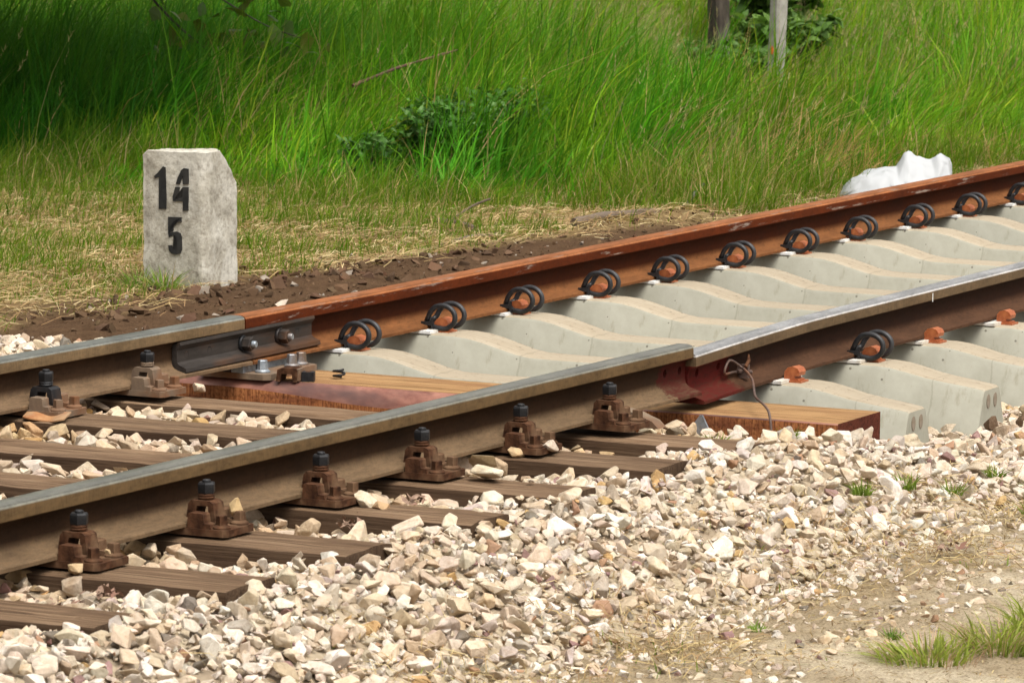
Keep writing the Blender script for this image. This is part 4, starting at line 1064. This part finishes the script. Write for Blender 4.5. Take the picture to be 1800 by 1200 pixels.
# flowering stalks with feathery heads
p = scatter(30000, 6.2, 24, 1.9, 13, lambda x, y: np.clip(tall_edge(x, y), 0, 1) * (.01 + .65 * sstep(11, 16, x) + .8 * np.exp(-(((x - 7.2) / .9) ** 2)) * sstep(3.4, 2.4, y)))
p = p[in_view(p)]; p = p[rng.permutation(len(p))[:6500]]; n = len(p); x, y = p[:, 0], p[:, 1]
pc = lambda ax_, ay_, l, w_: np.exp(-((((x - ax_) * .9 + (y - ay_) * .436) / l) ** 2 + (((x - ax_) * .436 - (y - ay_) * .9) / w_) ** 2))
hh = (.45 + .30 * rng.random(n)) * (1 - .75 * np.clip(1.6 * pc(13.0, 4.7, 2.1, .55) + 1.6 * pc(15.5, 6.1, 1.9, .55), 0, 1)); hh = np.where((y < 3.0) & (x < 9), hh * .75, hh); ln2 = WIND[None] * (hh * (.15 + .4 * rng.random(n)))[:, None] + rng.normal(size=(n, 2)) * .05
sc_ = np.array([.40, .34, .17]) * (.7 + .5 * rng.random((n, 1)))
base = np.column_stack([p, zg(x, y)])
parts.append(blades(base, hh, np.full(n, .0028), ln2, sc_, 3))
ll = np.linalg.norm(ln2, axis=1); zt_ = np.sqrt(np.maximum(hh * hh - ll * ll * .55, (hh * .25) ** 2)) * (1 - .28 * np.minimum(ll / hh, 1.2))
tip = base + np.column_stack([ln2, zt_])
for q in range(9):
    b0 = tip - np.column_stack([ln2 * .10, zt_ * .20]) * (q / 9)[..., None] if False else tip - np.column_stack([ln2 * .18, zt_ * .16]) * (q / 9)
    parts.append(blades(b0, .018 + .022 * rng.random(n), np.full(n, .0050), rng.normal(size=(n, 2)) * .012 + WIND * .008, sc_ * (.8 + .5 * rng.random((n, 1))), 1))
V, F, c = merge(parts)
o = bpy.data.objects.new("tall_grass", arr_mesh("tall_grass", V, F, m_grass, c)); link(o); props(o, "tall green meadow grass behind the track, bending in the wind", "grass", kind="stuff")

# short grass on the mown strip
def mown(x, y): return (y > 2.35 - soil_in(x)) & (tall_edge(x, y) < .35)
p = scatter(230000, -1.5, 12, 1.5, 8.5, lambda x, y: mown(x, y) * np.clip(sstep(.36, .50, fbm(x, y, 1.5, 4) + .20 * sstep(2.9, 4.6, y) + .22 * sstep(-.9, .1, tall_edge(x, y)) - .10 * sstep(3.0, 2.5, y)) + .05, 0, 1) * sstep(2.4, 2.8, y + soil_in(x) + (fbm(x, y, 2.2, 4) - .5) * 1.1))
p = p[in_view(p)]; p = p[rng.permutation(len(p))[:80000]]; n = len(p); x, y = p[:, 0], p[:, 1]
te = sstep(-.9, .1, tall_edge(x, y))
h = (.035 + .065 * rng.random(n)) * (1 + 1.8 * te) * (.6 + .9 * sstep(.42, .6, fbm(x, y, 1.9, 4))); u = rng.random((n, 1))
col = np.where(u < .5, np.array([.115, .205, .012]), np.where(u < .8, np.array([.17, .23, .02]), np.array([.07, .16, .010]))) * (.75 + .5 * rng.random((n, 1)))
s_ = rng.random(n) < .15; col[s_] = STR * (.8 + .5 * rng.random((s_.sum(), 1)))
parts = [blades(np.column_stack([p, zg(x, y) - .005]), h, .003 + .003 * rng.random(n), rng.normal(size=(n, 2)) * (h * .5)[:, None] + WIND * (h * .3)[:, None], col, 2)]
V, F, c = merge(parts); o = bpy.data.objects.new("short_grass", arr_mesh("short_grass", V, F, m_grass, c)); link(o); props(o, "short yellow-green grass on the mown strip round the milestone", "grass", kind="stuff")

# straw: cut dry stems lying on the mown strip, in the soil edge and along the ballast toe
def straw(p, zf, lo, hi, wd, cols, lift=.01):
    n = len(p); L = lo + (hi - lo) * rng.random(n) ** 1.5; a = rng.random(n) * 2 * np.pi
    d = np.stack([np.cos(a), np.sin(a)], -1); z0 = zf(p[:, 0], p[:, 1]); q = p + d * L[:, None]; z1 = zf(q[:, 0], q[:, 1])
    b0 = np.column_stack([p, z0 + .002 + lift * rng.random(n)]); b1 = np.column_stack([q, z1 + .002 + lift * 1.6 * rng.random(n)]); mid = (b0 + b1) / 2 + np.column_stack([rng.normal(size=(n, 2)) * (L * .08)[:, None], lift * rng.random(n)])
    s = np.stack([-d[:, 1], d[:, 0], np.full(n, .5)], -1) * (wd * .5)
    V = np.stack([b0 - s, b0 + s, mid - s, mid + s, b1], 1).reshape(-1, 3)
    tri = np.array([(0, 1, 3), (0, 3, 2), (2, 3, 4)]); F = (tri[None] + (np.arange(n) * 5)[:, None, None]).reshape(-1, 3)
    c = cols[rng.integers(0, len(cols), n)] * (.7 + .6 * rng.random((n, 1)))
    return V, F, np.repeat(c, 5, 0)
SC = np.array([[.42, .315, .15], [.34, .235, .11], [.47, .375, .205], [.26, .16, .08]])
p = scatter(80000, -1.0, 11.0, 1.4, 8.0, lambda x, y: (tall_edge(x, y) < .3) * sstep(2.25, 2.8, y + soil_in(x) + (fbm(x, y, 2.2, 4) - .5) * 1.2)); p = p[in_view(p)]; p = p[rng.permutation(len(p))[:22000]]
parts = [straw(p, zg, .04, .18, .0032, SC, .018)]
V, F, c = merge(parts); o = bpy.data.objects.new("dry_straw", arr_mesh("dry_straw", V, F, m_straw, c)); link(o); props(o, "cut yellow straw scattered over the mown strip", "straw", kind="stuff")
zmix = lambda x, y: np.where(y > -1.85, np.maximum(hb(x, y) - .012, path_z(x, y)), path_z(x, y) + .001)
p = scatter(30000, -4.9, 1.2, -3.2, -1.45, lambda x, y: np.exp(-((y + 1.95) / .28) ** 2) * (.15 + .85 * sstep(.42, .62, fbm(x, y, 2.4, 3))))
parts = [straw(p, zmix, .02, .11, .0022, SC, .016)]
p2 = scatter(16000, -4.9, 0.5, -3.4, -1.8, lambda x, y: .25 + .6 * sstep(.45, .62, fbm(x, y, 4, 3))); parts.append(straw(p2, zmix, .006, .030, .0022, np.concatenate([SC, SC * .5]), .004))
V, F, c = merge(parts); o = bpy.data.objects.new("path_straw", arr_mesh("path_straw", V, F, m_straw, c)); link(o); props(o, "dry stems and plant litter along the foot of the ballast", "straw", kind="stuff")
p = scatter(2600, -4.6, 1.0, -3.0, -1.5, lambda x, y: sstep(.55, .70, fbm(x + 7, y, 2.8, 3)) * np.exp(-((y + 1.98) / .35) ** 2)); n = len(p)
h = .012 + .025 * rng.random(n); V, F, c = blades(np.column_stack([p, zmix(p[:, 0], p[:, 1])]), h, .0028 + .002 * rng.random(n), rng.normal(size=(n, 2)) * (h * .7)[:, None], np.array([.20, .27, .06]) * (.7 + .5 * rng.random((n, 1))), 2)
o = bpy.data.objects.new("sprouting_grass", arr_mesh("sprouting_grass", V, F, m_grass, c)); link(o); props(o, "thin green grass sprouting from the sandy path edge", "grass", kind="stuff")

# single tufts one can point at
def tuft(x, y, zb, label, nb, h0, spread, colr, broad=.0045, straws=0, cat="grass tuft", leanv=(0, 0)):
    r = empty("grass_tuft", (x, y, zb), label, cat, "grass tufts in the stones and on the path")
    n = nb; a = rng.random(n) * 2 * np.pi; rr = spread * np.sqrt(rng.random(n)); p = np.stack([np.cos(a), np.sin(a)], -1) * rr[:, None] * .55
    h = h0 * (.45 + .65 * rng.random(n)); ln3 = np.stack([np.cos(a), np.sin(a)], -1) * (h * (.35 + .75 * rng.random(n)))[:, None] + rng.normal(size=(n, 2)) * (h * .25)[:, None] + np.array(leanv) * h[:, None]
    col = np.array(colr) * (.65 + .7 * rng.random((n, 1)))
    V, F, c = blades(np.column_stack([p, np.zeros(n) - .004]), h, broad * (.6 + .8 * rng.random(n)), ln3, col, 3, tipcol=col * np.array([1.3, 1.15, .9]))
    o = bpy.data.objects.new("leaf_blades", arr_mesh("leaf_blades", V, F, m_grass, c)); link(o, r)
    if straws:
        n = straws; a = rng.random(n) * 2 * np.pi; p = np.stack([np.cos(a), np.sin(a)], -1) * (spread * np.sqrt(rng.random(n)))[:, None] * .7
        h = h0 * (.5 + .7 * rng.random(n)); col = np.array([.46, .30, .20]) * (.7 + .6 * rng.random((n, 1)))
        V, F, c = blades(np.column_stack([p, np.zeros(n)]), h, np.full(n, .0022), np.stack([np.cos(a), np.sin(a)], -1) * (h * .8)[:, None], col, 3)
        o = bpy.data.objects.new("dry_stalks", arr_mesh("dry_stalks", V, F, m_straw, c)); link(o, r)
    return r
def zb(x, y): return float(path_z(x, y))
GR = (.19, .27, .055)
tuft(-3.10, -2.50, zb(-3.1, -2.5), "large pale green tuft spreading on the sandy path at the bottom edge", 280, .085, .20, (.25, .31, .065), .0055, 150, leanv=(0, .25))
tuft(-2.93, -2.62, zb(-2.93, -2.62), "tallest green tuft with thin flower stalks near the bottom-right corner", 200, .125, .14, (.24, .30, .06), .005, 90)
tuft(-2.66, -2.66, zb(-2.66, -2.66), "green tuft cut by the right edge above the corner tuft", 260, .135, .17, (.24, .31, .06), .006, 70)
tuft(-2.90, -2.335, zb(-2.9, -2.335), "tiny dark green tuft alone on the sandy path", 70, .035, .035, (.12, .21, .04), .004)
tuft(-2.95, -2.0, zb(-2.95, -2.0), "small bright green tuft among the litter below the ballast", 60, .04, .04, (.18, .28, .06), .004)
for x_, y_, lb, h_ in ((-.98, -1.02, "small grass tuft growing from stones below the orange beam end", .055), (-.93, -1.22, "small grass tuft among stones in front of the beam end", .05), (-1.30, -1.60, "sparse grass tuft in the middle of the pale ballast slope", .06),
                       (-1.02, -1.62, "wide flat green tuft in the ballast slope", .06), (-.86, -1.70, "bright green tuft beside the wide flat tuft in the ballast", .055), (-.42, -1.66, "mossy green tuft high on the ballast slope at the far right", .045),
                       (-.85, -1.93, "green tuft at the right edge where ballast meets path", .06), (-.40, -1.78, "yellowish tuft at the right edge of the ballast", .06)):
    tuft(x_, y_, float(hb(x_, y_)) - .008, lb, 70, h_, .05, (.15, .22, .035), .004)
tuft(2.24, 2.64, float(zg(2.24, 2.64)), "bright green tuft at the foot of the milestone", 110, .13, .09, (.17, .27, .05), .005, 30)
tuft(2.28, 2.78, float(zg(2.28, 2.78)), "second green tuft against the milestone face", 70, .11, .07, (.15, .25, .05), .005, 20)
tuft(1.35, 2.95, float(zg(1.35, 2.95)), "broad-bladed dark green tuft beside the pale stones at the left edge", 60, .12, .08, (.09, .19, .03), .010)

# dried leaf litter caught between the stones
def litter(x, y, z, label, n=26):
    r = bmesh.new()
    for i in range(n):
        c0 = Vector((random.gauss(0, .030), random.gauss(0, .022), abs(random.gauss(0, .008)))); a = random.random() * 6.3; L = .008 + random.random() * .010
        d = Vector((math.cos(a), math.sin(a), random.uniform(-.5, .7))) * L; s = Vector((-math.sin(a), math.cos(a), random.uniform(-.6, .6))) * L * .45
        q = [r.verts.new(c0 - d), r.verts.new(c0 + s + Vector((0, 0, .004))), r.verts.new(c0 + d + Vector((0, 0, .005))), r.verts.new(c0 - s)]
        r.faces.new(q)
    o = finish(r, "leaf_litter", m_litter, smooth=0, loc=(x, y, z)); return props(o, label, "dead leaves", "dead leaf litter")
m_litter = mat_mottled("withered_leaf", (.13, .075, .05), (.30, .20, .14), (.20, .10, .07), 60, .8, 0, .3, .002)
litter(-4.42, -1.00, -.020, "withered leaves caught beside the lowest visible timber sleeper")
litter(-4.52, -.96, -.030, "second clump of withered leaves close under the near rail", 18)
litter(-3.16, -.98, -.025, "withered brown leaves in front of the third rail fastening")
litter(-2.72, -.93, -.030, "dark withered leaf clump between the third and fourth fastenings", 18)
litter(-1.62, -1.98, -.215, "dark withered leaves at the foot of the ballast slope", 24)

# ------------------------------------------------------------------ broad-leaved weeds, shrubs and the tree
def leaf_cloud(pts, size, cols, droop=.3, up=.5):
    n = len(pts); nrm = rng.normal(size=(n, 3)); nrm[:, 2] = np.abs(nrm[:, 2]) + up; nrm /= np.linalg.norm(nrm, axis=1)[:, None]
    a = rng.normal(size=(n, 3)); a -= nrm * (a * nrm).sum(1)[:, None]; a /= np.linalg.norm(a, axis=1)[:, None]; b = np.cross(nrm, a)
    L = (size * (.6 + .8 * rng.random(n)))[:, None]; W = L * .32
    V = np.stack([pts, pts + a * L * .35 + b * W + nrm * L * .04, pts + a * L * .35 - b * W + nrm * L * .04, pts + a * L * .72 + b * W * .72 - nrm * L * .05, pts + a * L * .72 - b * W * .72 - nrm * L * .05, pts + a * L * 1.1 - nrm * L * droop], 1).reshape(-1, 3)
    tri = np.array([(0, 2, 1), (1, 2, 4), (1, 4, 3), (3, 4, 5)]); F = (tri[None] + (np.arange(n) * 6)[:, None, None]).reshape(-1, 3)
    c = cols[rng.integers(0, len(cols), n)] * (.7 + .6 * rng.random((n, 1)))
    return V, F, np.repeat(c, 6, 0)
def weed(x, y, h, rad, nst, label, cols, lsize=.040, name="weed", cat="weed"):
    r = empty(name, (x, y, float(zg(x, y))), label, cat, "broad-leaved weeds in the grass")
    bm = bmesh.new(); pts = []
    for i in range(nst):
        a = random.random() * 6.3; d = rad * math.sqrt(random.random()); b = Vector((math.cos(a) * d * .3, math.sin(a) * d * .3, 0)); t = Vector((math.cos(a) * d + .08 * h, math.sin(a) * d - .16 * h, h * (.6 + .45 * random.random())))
        m = (b + t) * .5 + Vector((0, 0, h * .1)); cp = catmull([b, m, t], 4); tube(bm, cp, [.004 - .0025 * k / (len(cp) - 1) for k in range(len(cp))], 5)
        for k in range(90):
            q = cp[min(len(cp) - 1, int((.15 + .85 * random.random()) * len(cp)))]; pts.append(q + Vector((random.gauss(0, .025), random.gauss(0, .025), random.gauss(0, .02))))
    finish(bm, "stems", m_leafstem, r, smooth=60)
    V, F, c = leaf_cloud(np.array([q[:] for q in pts]), lsize, cols); o = bpy.data.objects.new("leaves", arr_mesh("leaves", V, F, m_leaf, c)); link(o, r); return r
m_leafstem = mat_mottled("green_stem", (.06, .09, .03), (.12, .15, .05), (.12, .09, .05), 30, .7)
DK = np.array([[.056, .145, .022], [.080, .185, .034], [.042, .110, .020], [.12, .215, .065]])
MD = np.array([[.10, .19, .04], [.13, .22, .05], [.08, .15, .035]])
weed(7.05, 4.22, .22, .24, 18, "low bluish-green leafy weed at the tall grass edge, lowest part of the bush", DK, .032)
weed(7.25, 4.00, .34, .26, 34, "full dark green leafy bush low in the grass above the dry verge", DK, .034)
weed(7.75, 4.05, .40, .26, 30, "grey-green leafy weed rising behind the dark green bush", DK, .034)
weed(15.6, 5.85, .40, .30, 14, "bright leafy weed at the foot of the concrete post", MD, .07)
weed(17.6, 6.75, .62, .35, 16, "leafy green shrub between the dark wooden posts", MD, .10)
weed(14.6, 5.75, .22, .35, 12, "low creeping green weed left of the concrete post", MD, .05)

tree = empty("leaf_tree", (8.3, 10.0, -.2), "leafy tree overhanging the shaded grass at the upper left", "tree")
bm = bmesh.new(); tips = []
def limb(a, b, r0, r1, bend=.15):
    m = (Vector(a) + Vector(b)) * .5 + Vector((random.uniform(-bend, bend), random.uniform(-bend, bend), bend)); cp = catmull([a, m, b], 5)
    tube(bm, cp, [r0 + (r1 - r0) * k / (len(cp) - 1) for k in range(len(cp))], 7); return cp
tr = limb((0, 0, -.1), (.1, -.1, 2.2), .16, .12, .05); limb((.1, -.1, 2.2), (-.1, -.3, 4.6), .11, .04)
for b_ in ((-.9, -2.6, 2.3), (.8, -3.0, 2.7), (-2.2, -2.2, 2.6), (-2.8, -3.6, 2.9), (-.8, -4.2, 2.4), (1.4, -1.6, 2.9), (-3.0, -.6, 3.0), (.3, -3.8, 3.4), (-1.6, -3.0, 3.9), (.8, -1.4, 4.4), (-1.4, -1.0, 4.6), (2.0, -2.6, 2.2), (-1.5, -4.5, 1.9), (.2, -4.6, 1.8), (-2.6, -4.4, 2.1), (1.0, -4.2, 1.8), (-.6, -3.6, 1.9), (1.8, -.4, 2.2), (2.6, .9, 2.6), (-.4, 1.2, 3.4)):
    cp = limb((.05, -.1, 1.7 + .7 * random.random()), b_, .05, .015, .3)
    for q in cp[6:]: tips.append(q)
finish(bm, "trunk", m_stake, tree, smooth=60)
tp = np.array([t[:] for t in tips]); pts = tp[rng.integers(0, len(tp), 21000)] + rng.normal(size=(21000, 3)) * [.48, .48, .32]; pts = pts[pts[:, 2] > 1.3]
V, F, c = leaf_cloud(pts, .13, MD * .8); o = bpy.data.objects.new("crown", arr_mesh("crown", V, F, m_leaf, c)); link(o, tree)
# low twig hanging into view
bm = bmesh.new(); hang = catmull([(-.5, -2.2, 2.2), (.2, -3.0, 1.5), (.55, -3.35, .90), (.7, -3.55, .62), (.72, -3.75, .47)], 5); tube(bm, hang, [.012 - .008 * k / (len(hang) - 1) for k in range(len(hang))], 6)
hang2 = catmull([(.4, -3.25, 1.1), (.65, -3.75, .80), (.75, -4.05, .62), (.8, -4.25, .55)], 5); tube(bm, hang2, [.007 - .004 * k / (len(hang2) - 1) for k in range(len(hang2))], 6)
finish(bm, "hanging_twig", m_post_wood, tree, smooth=60)
hp = np.array([q[:] for q in hang[13:] + hang2[8:]]); pts = hp[rng.integers(0, len(hp), 46)] + rng.normal(size=(46, 3)) * [.08, .10, .06]
V, F, c = leaf_cloud(pts, .095, np.array([[.09, .14, .025], [.13, .16, .03], [.07, .12, .03]]), .25, .2); o = bpy.data.objects.new("hanging_leaves", arr_mesh("hanging_leaves", V, F, m_leaf, c)); link(o, tree)
